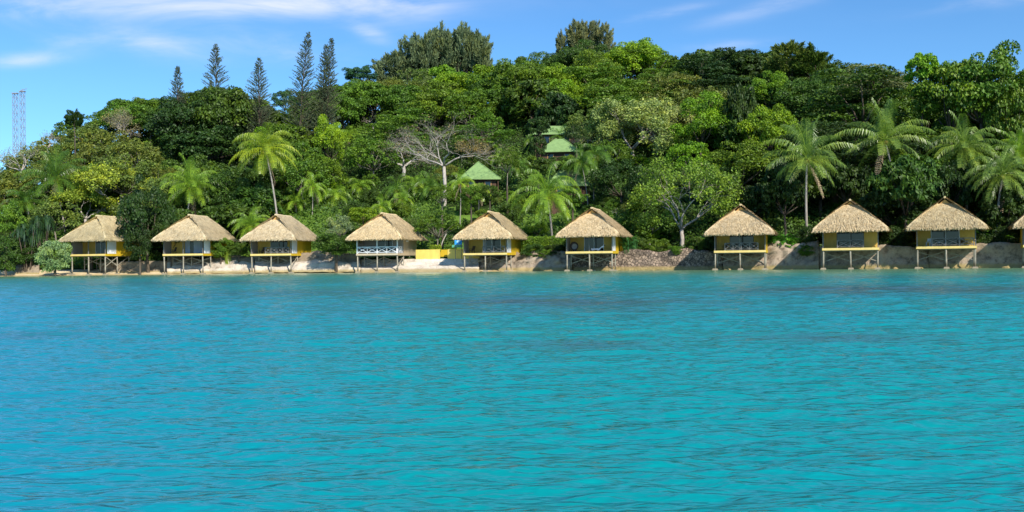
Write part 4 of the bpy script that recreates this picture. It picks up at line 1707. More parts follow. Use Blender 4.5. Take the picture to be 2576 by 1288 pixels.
PIDX = [0, 1, 4, 3, 5, 2, 3, 1, 0, 5, 4, 2, 1]
BIGP = [
    (668, 378, 150, 82, 700, 545, 'tall coconut palm with curved pale trunk rising behind a thatched hut, golden fronds', 0, 'gold', .4),
    (2030, 400, 120, 98, 2032, 610, 'coconut palm with straight slim trunk between two thatched huts at right', 1, 'grey', 1.1),
    (2225, 352, 126, 100, 2262, 640, 'coconut palm spreading above the round dark bush at right', 2, 'grey', .2),
    (2424, 375, 126, 84, 2432, 620, 'coconut palm above the rightmost whole hut', 0, 'grey', 2.0),
    (2522, 440, 117, 88, 2506, 620, 'coconut palm at the right edge with leaning trunk', 1, 'grey', .3),
    (1376, 492, 134, 92, 1390, 630, 'low wide coconut palm between two huts under the green roofs', 2, 'palm', .8),
    (480, 470, 152, 72, 462, 580, 'coconut palm behind the hut with pale curtains', 0, 'palm', 2.9),
    (140, 450, 158, 78, 165, 610, 'dark coconut palm left of the yellow green tree', 1, 'dark', .5),
    (66, 510, 156, 56, 80, 640, 'small dark coconut palm at far left behind the beach', 2, 'dark', 1.5),
    (632, 566, 143, 54, 640, 640, 'low palm bush between the curtained hut and its right neighbour', 0, 'palm', .9),
    (1700, 372, 165, 54, 1712, 470, 'palm poking out above the light green tree', 1, 'palm', .2),
    (1782, 460, 140, 46, 1790, 600, 'greyish palm crown behind the light green tree', 2, 'grey', .2),
    (2560, 385, 128, 60, 2570, 600, 'coconut palm crown touching the right edge, highest there', 0, 'palm', 1.9),
]
for (x, y, Y, rad, bx, by, lb, var, cc, rz) in BIGP:
    palm(x, y, Y, rad, bx, by, lb, var, False, cc, rz=rz)
SLIMP = [
    (1158, 462, 149, 40, 1157, 575, 'slender palm directly behind the blue board', 0, 'palm'), (1207, 478, 152, 36, 1205, 560, 'slender palm in front of the pyramid green roof', 1, 'palm'),
    (1462, 408, 146, 52, 1480, 560, 'slender palm with leaning pale trunk above the round wicker chair hut', 0, 'dark'), (1497, 392, 147, 56, 1495, 560, 'slender palm with upright pale trunk beside the leaning one', 1, 'dark'),
    (786, 470, 158, 44, 786, 600, 'slender palm with dark trunk on the lawn', 0, 'palm'), (845, 492, 162, 44, 848, 560, 'small palm right of the lawn palm', 1, 'palm'),
    (742, 508, 160, 38, 746, 570, 'small palm just right of the tall curved coconut palm trunk', 0, 'palm'), (905, 470, 168, 40, 905, 540, 'small palm left of the low palm thicket', 1, 'palm'),
    (998, 478, 162, 46, 1000, 560, 'fan of fronds at left end of the palm thicket', 0, 'dark'), (1045, 462, 166, 44, 1045, 560, 'palm in the middle of the thicket below the bare trees', 1, 'palm'),
    (1083, 470, 160, 46, 1090, 560, 'dark palm right in the thicket left of the white trunk', 0, 'dark'), (1010, 500, 158, 32, 1012, 560, 'low palm with dry orange frond in the thicket', 1, 'palm'),
    (1410, 350, 176, 40, 1412, 420, 'dark palm in front of the high green roof', 0, 'dark'), (1348, 352, 178, 36, 1345, 430, 'palm left of the high green roof', 1, 'dark'),
    (1255, 395, 172, 34, 1258, 460, 'small palm just above the pyramid green roof', 0, 'palm'), (1300, 420, 168, 38, 1302, 480, 'palm right of the pyramid green roof', 1, 'dark'),
    (960, 520, 156, 34, 962, 560, 'small palm behind the white railed hut roof', 0, 'palm'), (880, 340, 192, 40, 880, 420, 'palm high on the slope below the paired pines', 1, 'palm'),
    (1125, 330, 190, 30, 1125, 380, 'tiny palm above the bare white tree', 0, 'palm'),
]
for (x, y, Y, rad, bx, by, lb, var, cc) in SLIMP:
    palm(x, y, Y, rad, bx, by, lb, var, True, cc, name='slender_palm', rz=x * .7, thick=.085)

# pandanus at the far left: heads of long drooping straps
rng = np.random.RandomState(5)
for (x, y, Y, wpx, lb) in [(70, 590, 141, 60, 'dark pandanus with long drooping strap leaves at the left end of the beach'), (105, 565, 146, 46, 'second dark pandanus, taller and behind the first')]:
    p = at(x, y, Y)
    g0 = gz(p.x, p.y)
    root = empty('pandanus', (p.x, p.y, g0))
    tr, fo = MB(), MB()
    hz = p.z - g0
    R_ = wpx * Y / F
    for q in range(9):
        a = q * 2.4
        hd = np.array((math.cos(a) * R_ * .5 * rng.rand() ** .5, math.sin(a) * R_ * .5 * rng.rand() ** .5, hz + rng.uniform(-.9, 1.2)))
        tr.tube([(hd[0] * .2, hd[1] * .2, -.4), (hd[0] * .6, hd[1] * .6, hz * .5), hd], [.11, .09, .07], 5)
        for k in range(60):
            az, el = rng.uniform(0, 6.28), rng.uniform(-.2, 1.3)
            d = np.array((math.cos(az) * math.cos(el), math.sin(az) * math.cos(el), math.sin(el)))
            sd = np.array((-math.sin(az), math.cos(az), 0)) * .05
            L = rng.uniform(1.2, 2.1)
            pt = [hd, hd + d * L * .4, hd + d * L * .62 + (0, 0, -L * .25), hd + d * L * .68 + (0, 0, -L * .8)]
            for i in range(3):
                fo.quads(np.array([[pt[i] - sd, pt[i] + sd, pt[i + 1] + sd * (1 - i * .3), pt[i + 1] - sd * (1 - i * .3)]]), rng.uniform(.2, .8))
    fo.obj('crown', M_PALM, root).color = (.035, .085, .03, 1)
    tr.obj('trunk', M_BARK, root)
    tag(root, lb, 'pandanus')


# ------------------------------------------------------------------ bare and sparse trees
def sparse(x, ybase, Y, H, seed, label, spread=1.0, depth=6, r0=.3, leaves=0, color=None, fork_h=.3, name='bare_tree', bark=None, lsize=.22, scalex=1.0, rz=0, lean=(0, 0), zoff=0):
    Yn = hit(x, ybase)
    if Yn and abs(Yn - Y) > 1:
        H, r0 = H * Yn / Y, r0 * Yn / Y
        Y = Yn
    p = at(x, ybase, Y)
    protect(x, ybase - H * .68 * F / Y, H * .75 * F / Y, H * .6 * F / Y, Y)
    g0 = gz(p.x, p.y)
    root = empty(name, (p.x, p.y, min(g0, p.z + 1.0)), rz)
    tr, fo = bare_tree(seed, H, spread, depth, r0, fork_h, leaves, lsize, lean)
    extra_h = p.z - root.location.z
    t = tr.obj('trunk', bark or M_PALE, root, True)
    t.scale = (scalex, scalex, 1)
    t.location = (0, 0, max(0, extra_h))
    if extra_h > .3:
        MB().tube([(0, 0, -.8), (0, 0, extra_h + .1)], [r0 * 1.5, r0 * 1.2], 7).obj('trunk_base', bark or M_PALE, root)
    if fo:
        c = fo.obj('crown', M_LEAF, root)
        c.scale = t.scale
        c.location = t.location
        c.color = (*color, 1)
    tag(root, label, 'tree')
    return root


sparse(1118, 520, 152, 15.0, 3, 'large bare tree with white limbs and pale trunk above the blue board', 1.5, 8, .25, 700, (.26, .22, .14), .45, bark=M_WHITEB, scalex=1.22)
sparse(1015, 440, 158, 8.5, 8, 'low bare greyish tree left of the large white limbed tree', 1.6, 7, .26, 500, (.26, .2, .13), .18, bark=M_WHITEB, scalex=1.2)
sparse(1190, 420, 160, 6.5, 12, 'half bare tree with brown tinged leaves above pyramid green roof', 1.5, 6, .22, 2600, (.26, .22, .09), .2)
sparse(938, 330, 195, 5.5, 15, 'small bare tree high on the slope below the paired pines', 1.3, 5, .2, 0, None, .25)
sparse(308, 400, 176, 9.5, 21, 'sparse grey tree with pale limbs left of the big dark tree', .9, 6, .24, 2600, (.26, .25, .13), .35)
sparse(52, 460, 166, 8.5, 25, 'bare greyish tree at far left under the lattice masts', 1.2, 6, .2, 600, (.25, .24, .17), .25)
sparse(120, 400, 185, 6, 27, 'small sparse tree on the left ridge', .8, 5, .16, 100, (.25, .25, .16), .35)
sparse(1590, 420, 168, 14, 31, 'wide pale green sparse tree with silvery twigs on the mid slope', 1.25, 7, .32, 17000, (.27, .36, .11), .2, name='sparse_tree', lsize=.34, scalex=1.25)
sparse(1652, 400, 172, 12, 32, 'paler half of the silvery twigged trees, standing right', 1.1, 7, .28, 12000, (.29, .36, .12), .25, name='sparse_tree', lsize=.32)
sparse(1520, 410, 166, 9.5, 33, 'lower feathery pale green tree left of the silvery twigged trees', 1.3, 6, .24, 9000, (.26, .35, .10), .2, name='sparse_tree', lsize=.3)
sparse(1550, 548, 141, 2.4, 41, 'tiny bare white shrub behind the rubble wall', 1.2, 4, .07, 0, None, .25, name='bare_shrub')
sparse(1600, 235, 200, 5.0, 43, 'bare white branches high on the slope above the silvery trees', 1.3, 5, .18, 0, None, .2)
# yellow green tree with white limbs
sparse(285, 560, 152, 12.5, 51, 'large spreading yellow green tree with white forked limbs behind the far left hut', 1.55, 7, .34, 14500, (.27, .36, .04), .2, name='spreading_tree', lsize=.36)
sparse(215, 580, 149, 9.0, 52, 'smaller yellow green tree with pale limbs between palm and far left hut', 1.5, 6, .26, 11000, (.24, .33, .035), .2, name='spreading_tree', lsize=.34)
# light green tree right of the wicker chair hut, two storeys of foliage
sparse(1715, 630, 127, 14.0, 61, 'light green tree with forked grey trunk leaning over the rubble wall', 1.05, 7, .30, 17000, (.15, .26, .028), .2, name='broadleaf_tree', lsize=.34, bark=M_PALE, lean=(.0, 0))
sparse(1632, 622, 131, 7.5, 62, 'smaller green tree with leaning thin trunk right of the wicker chair hut', 1.2, 6, .16, 9000, (.11, .21, .025), .25, name='broadleaf_tree', lsize=.3, lean=(.25, 0))

# ------------------------------------------------------------------ feature trees:  kind, colour, x, y, Y, w, h
FEAT = [
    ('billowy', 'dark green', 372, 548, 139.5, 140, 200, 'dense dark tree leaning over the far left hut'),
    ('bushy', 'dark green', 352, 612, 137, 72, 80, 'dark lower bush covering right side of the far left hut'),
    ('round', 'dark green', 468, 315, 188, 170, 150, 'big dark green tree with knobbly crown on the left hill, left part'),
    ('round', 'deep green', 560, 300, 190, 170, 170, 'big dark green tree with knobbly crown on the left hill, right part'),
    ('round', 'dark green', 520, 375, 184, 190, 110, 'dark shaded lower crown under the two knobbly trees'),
    ('glossy', 'deep green', 1340, 262, 196, 170, 130, 'dark glossy leaved tree in the middle of the hill'),
    ('glossy', 'dark green', 1405, 290, 188, 110, 120, 'dark tree overhanging the highest green roofs'),
    ('billowy', 'bright green', 1762, 310, 156, 140, 130, 'bright green billowy tree right of the silvery twigged trees'),
    ('billowy', 'bright green', 1935, 238, 160, 100, 95, 'bright green tuft tree highest in the bright column'),
    ('billowy', 'bright green', 1925, 340, 150, 130, 140, 'bright green billowy tree in the middle of the bright column'),
    ('billowy', 'mid green', 1868, 420, 138, 150, 110, 'bright green tree just above the pointed hut'),
    ('glossy', 'dark green', 1862, 300, 154, 90, 190, 'dark narrow tree between two bright green ones'),
    ('loose', 'bright green', 1735, 408, 146, 130, 120, 'yellowish leafy tree behind the light green tree'),
    ('glossy', 'deep green', 2272, 480, 118, 160, 185, 'round dark glossy bush tree between the two rightmost whole huts'),
    ('layered', 'deep green', 2180, 262, 150, 260, 130, 'flat layered dark tree under the right skyline'),
    ('layered', 'brownish green', 2200, 215, 156, 200, 80, 'brownish flat topped tree left of the big right tree'),
    ('round', 'mid green', 2395, 255, 138, 190, 210, 'big green tree reaching the right skyline, left mass'),
    ('round', 'mid green', 2480, 215, 136, 190, 200, 'big green tree with highest rounded crown at right'),
    ('round', 'mid green', 2550, 290, 134, 130, 240, 'big green tree at the right edge'),
    ('glossy', 'bright green', 2318, 180, 140, 90, 90, 'small crown left of the big right tree on the skyline'),
    ('feathery', 'olive green', 1985, 160, 176, 130, 130, 'feathery dark tree on the right skyline'),
    ('feathery', 'deep green', 2045, 165, 174, 110, 110, 'wind swept feathery tree on the right skyline'),
    ('loose', 'deep green', 2155, 190, 170, 60, 70, 'small ragged tree in the skyline dip at right'),
    ('billowy', 'deep green', 2005, 262, 158, 150, 120, 'round mid green tree below the wind swept tree'),
    ('layered', 'dark green', 2100, 385, 134, 260, 90, 'dark low layered canopy behind the palms at right'),
    ('billowy', 'bright green', 832, 360, 178, 84, 120, 'yellow green rounded tree left of the small bare tree'),
    ('loose', 'mid green', 1100, 565, 137, 110, 80, 'leafy green bush behind the white railed hut'),
    ('loose', 'grey green', 855, 572, 139, 70, 72, 'grey green bush on the lawn left of the white railed hut'),
    ('round', 'bright green', 915, 548, 143, 80, 60, 'bright green bush behind left roof slope of the white railed hut'),
    ('bushy', 'deep green', 845, 615, 134, 110, 52, 'deep green shrub between the leaning palm hut and white railed hut'),
    ('bushy', 'pale green', 138, 645, 134, 86, 78, 'round pale green bush standing on the beach at left'),
    ('bushy', 'deep green', 14, 640, 138, 70, 90, 'green shrub at the left edge of the beach'),
    ('round', 'mid green', 20, 560, 145, 80, 110, 'green tree at the left edge behind the beach'),
    ('loose', 'mid green', 1225, 585, 146, 60, 50, 'green bush behind the hut beside the lemon yellow wall'),
    ('bushy', 'mid green', 555, 624, 139, 60, 50, 'small green bush right of the curtained hut'),
    ('layered', 'mid green', 1210, 345, 178, 150, 60, 'flat topped green tree behind the half bare tree'),
    ('feathery', 'dark green', 188, 300, 178, 46, 60, 'ragged dark conifer on the left ridge'),
    ('round', 'bluish green', 715, 255, 225, 60, 60, 'bluish round tree far in the gap of the left ridge'),
    ('round', 'bluish green', 905, 190, 232, 80, 50, 'dark bluish tree left of the large feathery grove'),
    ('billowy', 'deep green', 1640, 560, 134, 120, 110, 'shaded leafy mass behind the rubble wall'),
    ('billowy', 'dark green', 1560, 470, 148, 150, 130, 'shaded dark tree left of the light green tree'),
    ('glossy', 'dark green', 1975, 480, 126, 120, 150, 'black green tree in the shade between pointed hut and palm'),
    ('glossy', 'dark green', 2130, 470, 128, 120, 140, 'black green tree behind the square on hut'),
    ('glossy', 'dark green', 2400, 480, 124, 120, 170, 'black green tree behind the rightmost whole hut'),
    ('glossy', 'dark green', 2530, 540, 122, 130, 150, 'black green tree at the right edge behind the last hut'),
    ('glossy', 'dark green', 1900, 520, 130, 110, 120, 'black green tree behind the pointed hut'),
    ('billowy', 'dark green', 430, 590, 139, 80, 90, 'dark foliage between the far left hut and curtained hut'),
    ('loose', 'mid green', 1112, 488, 142, 66, 56, 'leafy tree in front of the foot of the large bare tree'),
    ('glossy', 'dark green', 1354, 372, 150, 44, 66, 'dark large leaved tree touching the left corner of the high green roof'),
    ('bushy', 'mid green', 1185, 492, 141, 60, 46, 'bush under left half of the pyramid green roof'),
    ('bushy', 'deep green', 1232, 486, 141, 56, 40, 'bush under right half of the pyramid green roof'),
    ('loose', 'mid green', 1275, 405, 150, 70, 70, 'leafy tree between the pyramid green roof and the high green roof'),
    ('glossy', 'deep green', 1370, 425, 150, 60, 60, 'large leaved tree left below the high green roof'),
    ('loose', 'mid green', 1440, 420, 150, 70, 60, 'leafy tree right below the high green roof'),
    ('bushy', 'deep green', 1405, 412, 152, 60, 36, 'bush directly below the high green roof'),
    ('loose', 'dark green', 1450, 340, 152, 60, 56, 'dark leafy tree right beside the topmost green roof'),
    ('glossy', 'dark green', 1352, 322, 152, 60, 56, 'dark leafy tree left beside the topmost green roof'),
    ('bushy', 'mid green', 1440, 498, 139, 70, 44, 'bush under the lower green roof behind the coconut palm'),
    ('loose', 'mid green', 230, 600, 143, 110, 60, 'leafy undergrowth behind the round pale bush'),
]
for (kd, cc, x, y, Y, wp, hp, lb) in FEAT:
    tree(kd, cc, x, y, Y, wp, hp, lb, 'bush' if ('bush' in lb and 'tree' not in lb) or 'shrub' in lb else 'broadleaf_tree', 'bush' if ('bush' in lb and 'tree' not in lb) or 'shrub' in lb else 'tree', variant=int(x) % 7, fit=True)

# feathery groves on the crest
grove = [(985, 150, 90, 90), (1030, 130, 90, 110), (1075, 118, 90, 125), (1120, 108, 90, 130), (1165, 106, 90, 125), (1205, 115, 76, 105)]
for i, (x, y, wp, hp) in enumerate(grove):
    tree('feathery', 'grey green', x, y + 32, 238, wp * 1.1, hp * 1.45, 'feathery grey green tree of the large crest grove, %s from the left' % ('first', 'second', 'third', 'fourth', 'fifth', 'sixth')[i],
         'casuarina_tree', 'tree', 'feathery trees on the hill crest', colour4=(.125, .175, .085, 1), variant=i)
for i, (x, y, wp, hp) in enumerate([(1413, 95, 30, 62), (1455, 82, 62, 86), (1480, 74, 56, 84), (1515, 84, 54, 76)]):
    tree('feathery', 'grey green', x, y + 22, 242, wp * 1.1, hp * 1.4, 'feathery grey tree of the small crest grove, %s from the left' % ('first', 'second', 'third', 'fourth')[i],
         'casuarina_tree', 'tree', 'feathery trees on the hill crest', colour4=(.16, .19, .09, 1), variant=i + 1)

# columnar pines
for i, (xt, yt, xb, yb, wpx, Y, tw, lb) in enumerate([
    (447, 168, 447, 290, 30, 205, False, 'smallest columnar pine, leftmost on the ridge'), (543, 113, 544, 300, 40, 205, False, 'columnar pine with sharp tip, second from the left'),
    (651, 146, 652, 320, 44, 190, False, 'columnar pine with dense dark base behind the curved coconut palm'), (777, 82, 752, 345, 46, 182, False, 'tall columnar pine leaning to the right'),
    (826, 97, 812, 345, 42, 184, True, 'tall columnar pine with a double tip')]):
    pt, pb = at(xt, yt, Y), at(xb, yb, Y)
    g0 = gz(pb.x, pb.y)
    H = pt.z - g0
    lean = (pt.x - pb.x) / H
    root = empty('columnar_pine', (pb.x, pb.y, g0))
    tr, fo = column_pine(300 + i, H, wpx * Y / F * .88, tw, lean * 1.0)
    tr.obj('trunk', M_BARK, root)
    fo.obj('crown', M_NEEDLE, root).color = (.085, .12, .065, 1)
    tag(root, lb, 'pine', 'columnar pines on the left ridge')

# hedges and big-leaved plants
def hedge(x0, x1, dq, z0, h, th, label, color):
    rng = np.random.RandomState(int(x0))
    Q, V = [], []
    n = int((x1 - x0) * 60)
    X0_, Y0_ = shore_pt(x0, dq)
    X1_, Y1_ = shore_pt(x1, dq)
    u = rng.rand(n, 1)
    base = np.array((X0_, Y0_, z0)) * (1 - u) + np.array((X1_, Y1_, z0)) * u
    P = base + np.stack([np.zeros(n), rng.uniform(-th / 2, th / 2, n), h * rng.rand(n) ** .6], 1)
    P[:, 2] += .08 * np.sin(u[:, 0] * 40)
    N = unit(rng.normal(size=(n, 3)) * .8 + np.array((0, -.6, .7)))
    s = rng.uniform(.12, .26, n)
    o0 = np.array((X0_, Y0_, z0))
    o = MB().quads(leafquads(P - o0, N, s, s * .6, rng), np.clip(.5 + rng.normal(0, .22, n), 0, 1)).obj('hedge', M_LEAF)
    o.location = tuple(o0)
    o.color = (*color, 1)
    return tag(o, label, 'hedge')


zz = at(1370, 612, 138).z
hedge(1312, 1432, 3.0, 2.2, at(1370, 596, 136).z - 2.2, 1.2, 'clipped green hedge between two huts, below the low coconut palm', (.13, .24, .02))
hedge(1082, 1110, 1.2, zt_ - .5, 1.15, .9, 'short clipped hedge left of the leaning pole', (.20, .30, .02))
hedge(1118, 1150, 1.6, zt_ - .6, 1.25, .8, 'short hedge right of the leaning pole', (.10, .20, .02))


def big_leaf(x, y, Y, wpx, n, label, color, name='leafy_plant', seed=0, L=1.1):
    rng = np.random.RandomState(seed)
    p = at(x, y, Y)
    g0 = gz(p.x, p.y)
    zb = min(p.z - .8, max(g0, 1.6))
    root = empty(name, (p.x, p.y, zb))
    fo, st = MB(), MB()
    R_ = wpx * Y / F / 2
    for i in range(n):
        a = rng.uniform(0, 6.28)
        rr = R_ * rng.rand() ** .5
        hd = np.array((rr * math.cos(a), rr * .6 * math.sin(a), (p.z - zb) + rng.uniform(-.8, .8)))
        st.tube([(hd[0] * .7, hd[1] * .7, -.3), hd], [.03, .02], 4)
        az, el = rng.uniform(0, 6.28), rng.uniform(-.1, .9)
        d = np.array((math.cos(az) * math.cos(el), math.sin(az) * math.cos(el), math.sin(el)))
        sd = np.array((-math.sin(az), math.cos(az), 0)) * .24
        LL = L * rng.uniform(.7, 1.2)
        m_ = hd + d * LL * .5
        e = m_ + (d + np.array((0, 0, -.7))) * LL * .45
        v = rng.uniform(.2, 1)
        fo.quads(np.array([[hd, m_ - sd, e, m_ + sd]]), v)
    fo.obj('leaves', M_PALM, root).color = (*color, 1)
    st.obj('stems', M_LEAF, root).color = (*color, 1)
    return tag(root, label, 'plant')


big_leaf(1965, 606, 119, 70, 150, 'bright big leafed plants right of the pointed hut', (.08, .25, .035), seed=1)
big_leaf(2004, 618, 118, 50, 80, 'lower big leafed plants beside the palm foot', (.10, .26, .03), seed=2)
big_leaf(1585, 608, 125, 46, 60, 'small shiny plant right of the wicker chair hut', (.07, .20, .06), seed=3, L=.8)
big_leaf(2490, 600, 118, 80, 80, 'big leafed plants at the foot of the right edge palm', (.07, .19, .03), seed=4)
big_leaf(574, 634, 139, 26, 16, 'yellowish leafed plant between curtained hut and leaning palm hut', (.22, .32, .03), seed=6, L=.5)
big_leaf(1385, 625, 132, 50, 50, 'yellow green leaves hanging under the clipped hedge', (.20, .32, .02), seed=7, L=.7)
big_leaf(1735, 640, 125, 30, 30, 'small green plant on top of the rubble wall', (.08, .20, .03), seed=8, L=.6)
big_leaf(830, 470, 165, 60, 90, 'bright banana like leaves in the middle left slope', (.16, .28, .02), seed=9, L=1.6)
big_leaf(1760, 610, 124, 70, 90, 'green leaves hanging over right half of the rubble wall', (.08, .20, .03), seed=10, L=.7)

for (x, y, Y, wp, hp, cc, lb) in [
    (1450, 617, 128, 60, 40, 'dark green', 'dark shrub left of the wicker chair hut at the bank top'), (1400, 632, 130, 70, 34, 'dark green', 'dark low shrub on the lichened bank'),
    (1600, 618, 127, 60, 46, 'deep green', 'shrub growing at left end of the rubble wall top'), (1655, 622, 126, 70, 44, 'mid green', 'shrub on the rubble wall below the leaning thin trunk'),
    (1750, 620, 123, 60, 46, 'deep green', 'shrub hanging over the rubble wall right of forked trunk'), (1800, 612, 122, 60, 60, 'dark green', 'dark shrub behind left post of the pointed hut'),
    (1945, 612, 121, 50, 60, 'deep green', 'shrub just right of the pointed hut'), (2035, 600, 118, 70, 60, 'dark green', 'dark shrub left of the square on hut'),
    (2235, 605, 116, 70, 70, 'dark green', 'dark shrub right of the square on hut'), (2290, 612, 115, 70, 60, 'dark green', 'dark shrub left of the rightmost whole hut'),
    (2475, 612, 113, 70, 50, 'dark green', 'dark shrub right of the rightmost whole hut'), (2215, 634, 115, 44, 30, 'mid green', 'small shrub hanging over the sea wall right of the square on hut'), (2030, 632, 116, 44, 30, 'mid green', 'small shrub on the broken pinkish rock wall'), (1700, 632, 123, 50, 26, 'mid green', 'low shrub at the forked trunk on the rubble wall'), (2560, 626, 110, 40, 26, 'mid green', 'small shrub hanging over the right edge sea wall'), (2540, 600, 112, 80, 60, 'dark green', 'dark shrub left of the cut off hut'),
    (1340, 632, 130, 60, 36, 'deep green', 'shrub below the clipped hedge'), (1372, 640, 129, 44, 26, 'mid green', 'small shrub drooping over the middle of the lichened bank'), (600, 628, 139, 50, 36, 'deep green', 'low shrub on the pale bank left of leaning palm hut'),
    (225, 612, 143, 60, 60, 'deep green', 'shrub left behind the far left hut'), (60, 640, 141, 80, 60, 'dark green', 'dark shrub under the pandanus')]:
    tree('bushy', cc, x, y, Y, wp, hp, lb, 'shrub', 'shrub', 'shrubs along the shore', fit=False)

rng = np.random.RandomState(12)
for k in range(22):
    x = rng.uniform(1230, 2560) if k > 5 else rng.uniform(560, 900)
    X, Y = shore_pt(x, -rng.uniform(1.4, 3.4))
    r_ = rng.uniform(.18, .5)
    vs, fs = [], []
    for l in range(5):
        for q in range(8):
            a, b_ = q * math.pi / 4, -1.2 + l * .6
            d = Vector((math.cos(a) * math.cos(b_), math.sin(a) * math.cos(b_), math.sin(b_) * .6))
            vs.append(d * r_ * (1 + .5 * noise.noise(d * 2 + Vector((k * 3, 0, 0)))))
    fs = [(l * 8 + q, l * 8 + (q + 1) % 8, l * 8 + 8 + (q + 1) % 8, l * 8 + 8 + q) for l in range(4) for q in range(8)] + [tuple(range(7, -1, -1)), tuple(range(32, 40))]
    o = MB().add(vs, fs).obj('rock', M_ROCKUP)
    o.location = (X, Y, max(gz(X, Y), -.12) + r_ * .1)
    tag(o, 'small wet rock lying at the foot of the shore walls', 'rock', 'rocks at the foot of the shore walls')

# ------------------------------------------------------------------ lattice masts far left
for i, (x, wx, yt) in enumerate([(38, 9, 236), (56, 9, 231)]):
    Y = 250
    p = at(x, yt, Y)
    g0 = gz(p.x, p.y) if gz(p.x, p.y) > 0 else 5
    H = p.z - g0
    root = empty('lattice_mast', (p.x, p.y, g0))
    m_ = MB()
    w2 = wx * Y / F / 2
    cs = [(-w2, -w2), (w2, -w2), (w2, w2), (-w2, w2)]
    for (a, b_) in cs:
        m_.bar((a, b_, 0), (a, b_, H), .07, .07)
    m_.obj('legs', M_STEEL, root)
    br = MB()
    nn = int(H / 1.1)
    for q in range(nn):
        z0, z1 = H * q / nn, H * (q + 1) / nn
        for e in range(4):
            (a, b_), (c_, d_) = cs[e], cs[(e + 1) % 4]
            if q % 2:
                br.bar((a, b_, z0), (c_, d_, z1), .06, .06)
            else:
                br.bar((c_, d_, z0), (a, b_, z1), .06, .06)
            if q % 2 == 0:
                br.bar((a, b_, z1), (c_, d_, z1), .05, .05)
    br.obj('braces', M_STEEL, root)
    hd = MB()
    hd.box(-w2 * 1.5, w2 * 1.5, -w2, w2, H, H + .25)
    if i == 1:
        hd.bar((-w2, 0, H + .4), (w2 * 2.6, 0, H + .9), .12, .12)
        hd.bar((0, 0, H), (0, 0, H + .9), .08, .08)
    hd.obj('platform', M_STEEL, root)
    tag(root, ('left, slightly lower of the two lattice masts on the far left ridge', 'right, taller of the two lattice masts, with top arm')[i], 'mast', 'lattice masts on the left ridge')

# ------------------------------------------------------------------ hillside forest, every tree an object
# colour and kind regions read across the hill: x, y, colour, kind
REG = [(30, 430, 'olive green', 'loose'), (150, 340, 'deep green', 'round'), (250, 330, 'mid green', 'loose'), (210, 370, 'olive green', 'loose'), (330, 250, 'mid green', 'round'), (420, 235, 'mid green', 'round'),
       (480, 300, 'deep green', 'round'), (600, 240, 'mid green', 'round'), (560, 330, 'dark green', 'round'), (600, 430, 'deep green', 'glossy'), (540, 470, 'deep green', 'billowy'), (350, 470, 'olive green', 'loose'),
       (250, 540, 'mid green', 'loose'), (700, 300, 'mid green', 'round'), (760, 330, 'bright green', 'round'), (730, 420, 'deep green', 'billowy'), (830, 280, 'mid green', 'round'), (880, 250, 'mid green', 'round'), (840, 400, 'mid green', 'billowy'),
       (920, 380, 'mid green', 'loose'), (960, 250, 'mid green', 'round'), (1000, 215, 'olive green', 'loose'), (1060, 230, 'olive green', 'loose'), (1100, 260, 'mid green', 'round'), (1180, 230, 'bright green', 'round'), (1230, 210, 'mid green', 'billowy'),
       (960, 330, 'mid green', 'layered'), (1230, 300, 'mid green', 'loose'), (1290, 180, 'mid green', 'billowy'), (1370, 160, 'mid green', 'billowy'), (1460, 150, 'deep green', 'billowy'), (1540, 150, 'mid green', 'billowy'), (1480, 200, 'mid green', 'billowy'),
       (1610, 170, 'bright green', 'billowy'), (1590, 190, 'deep green', 'layered'), (1680, 190, 'mid green', 'layered'), (1740, 150, 'deep green', 'glossy'), (1830, 150, 'dark green', 'glossy'), (1900, 160, 'deep green', 'glossy'), (1800, 210, 'dark green', 'layered'),
       (1480, 260, 'bright green', 'billowy'), (1540, 240, 'mid green', 'layered'), (1700, 240, 'olive green', 'loose'), (1870, 230, 'deep green', 'glossy'), (2000, 200, 'deep green', 'loose'), (2100, 200, 'mid green', 'loose'), (2080, 290, 'deep green', 'layered'),
       (2100, 340, 'dark green', 'layered'), (2300, 300, 'mid green', 'round'), (2350, 340, 'mid green', 'round'), (2500, 330, 'mid green', 'round'), (1480, 330, 'olive green', 'loose'), (1620, 430, 'mid green', 'loose'), (1560, 540, 'deep green', 'glossy'),
       (1270, 500, 'mid green', 'loose'), (1480, 480, 'deep green', 'loose'), (1850, 480, 'dark green', 'glossy'), (2050, 480, 'dark green', 'glossy'), (2350, 450, 'dark green', 'glossy'), (960, 480, 'deep green', 'loose'), (780, 480, 'mid green', 'loose'), (500, 540, 'deep green', 'glossy')]
# windows that must stay open: x0, y0, x1, y1, farthest distance of what is seen through them
KEEP = PROT + [(740, 505, 870, 600, 175), (1030, 505, 1080, 545, 170), (1480, 480, 1540, 520, 160), (25, 230, 70, 372, 252)]
rf = random.Random(2024)
placed = []
rowq = 10.0
while rowq < 150:
    tcur = -0.66
    while tcur < 0.66:
        ys = float(ys_t(tcur))
        yr = float(ridge_t(tcur))
        q = rowq + rf.uniform(-2.2, 2.2)
        Y = ys + q
        big = rf.uniform(.8, 1.3)
        stepm = 6.4 * big
        t = tcur + rf.uniform(-.3, .3) * stepm / Y
        tcur += stepm / Y
        if Y > yr + 7:
            continue
        X = t * Y
        g0 = gz(X, Y)
        R_ = 3.9 * big
        hc = 4.6 * big + rf.uniform(-.6, 1.0)
        x, y = proj((X, Y, g0 + hc))
        x, y = float(x), float(y)
        s = F / Y
        bad = False
        for (x0, y0, x1, y1, Yf) in KEEP:
            if Y < Yf + 1.0 and x0 - R_ * s * .6 < x < x1 + R_ * s * .6 and y0 - R_ * s * .45 < y < y1 + R_ * s * .5:
                bad = True
                break
        if bad:
            continue
        placed.append((x, y, Y, R_ * 2.5 * s, R_ * 1.95 * s))
    rowq += 6.0

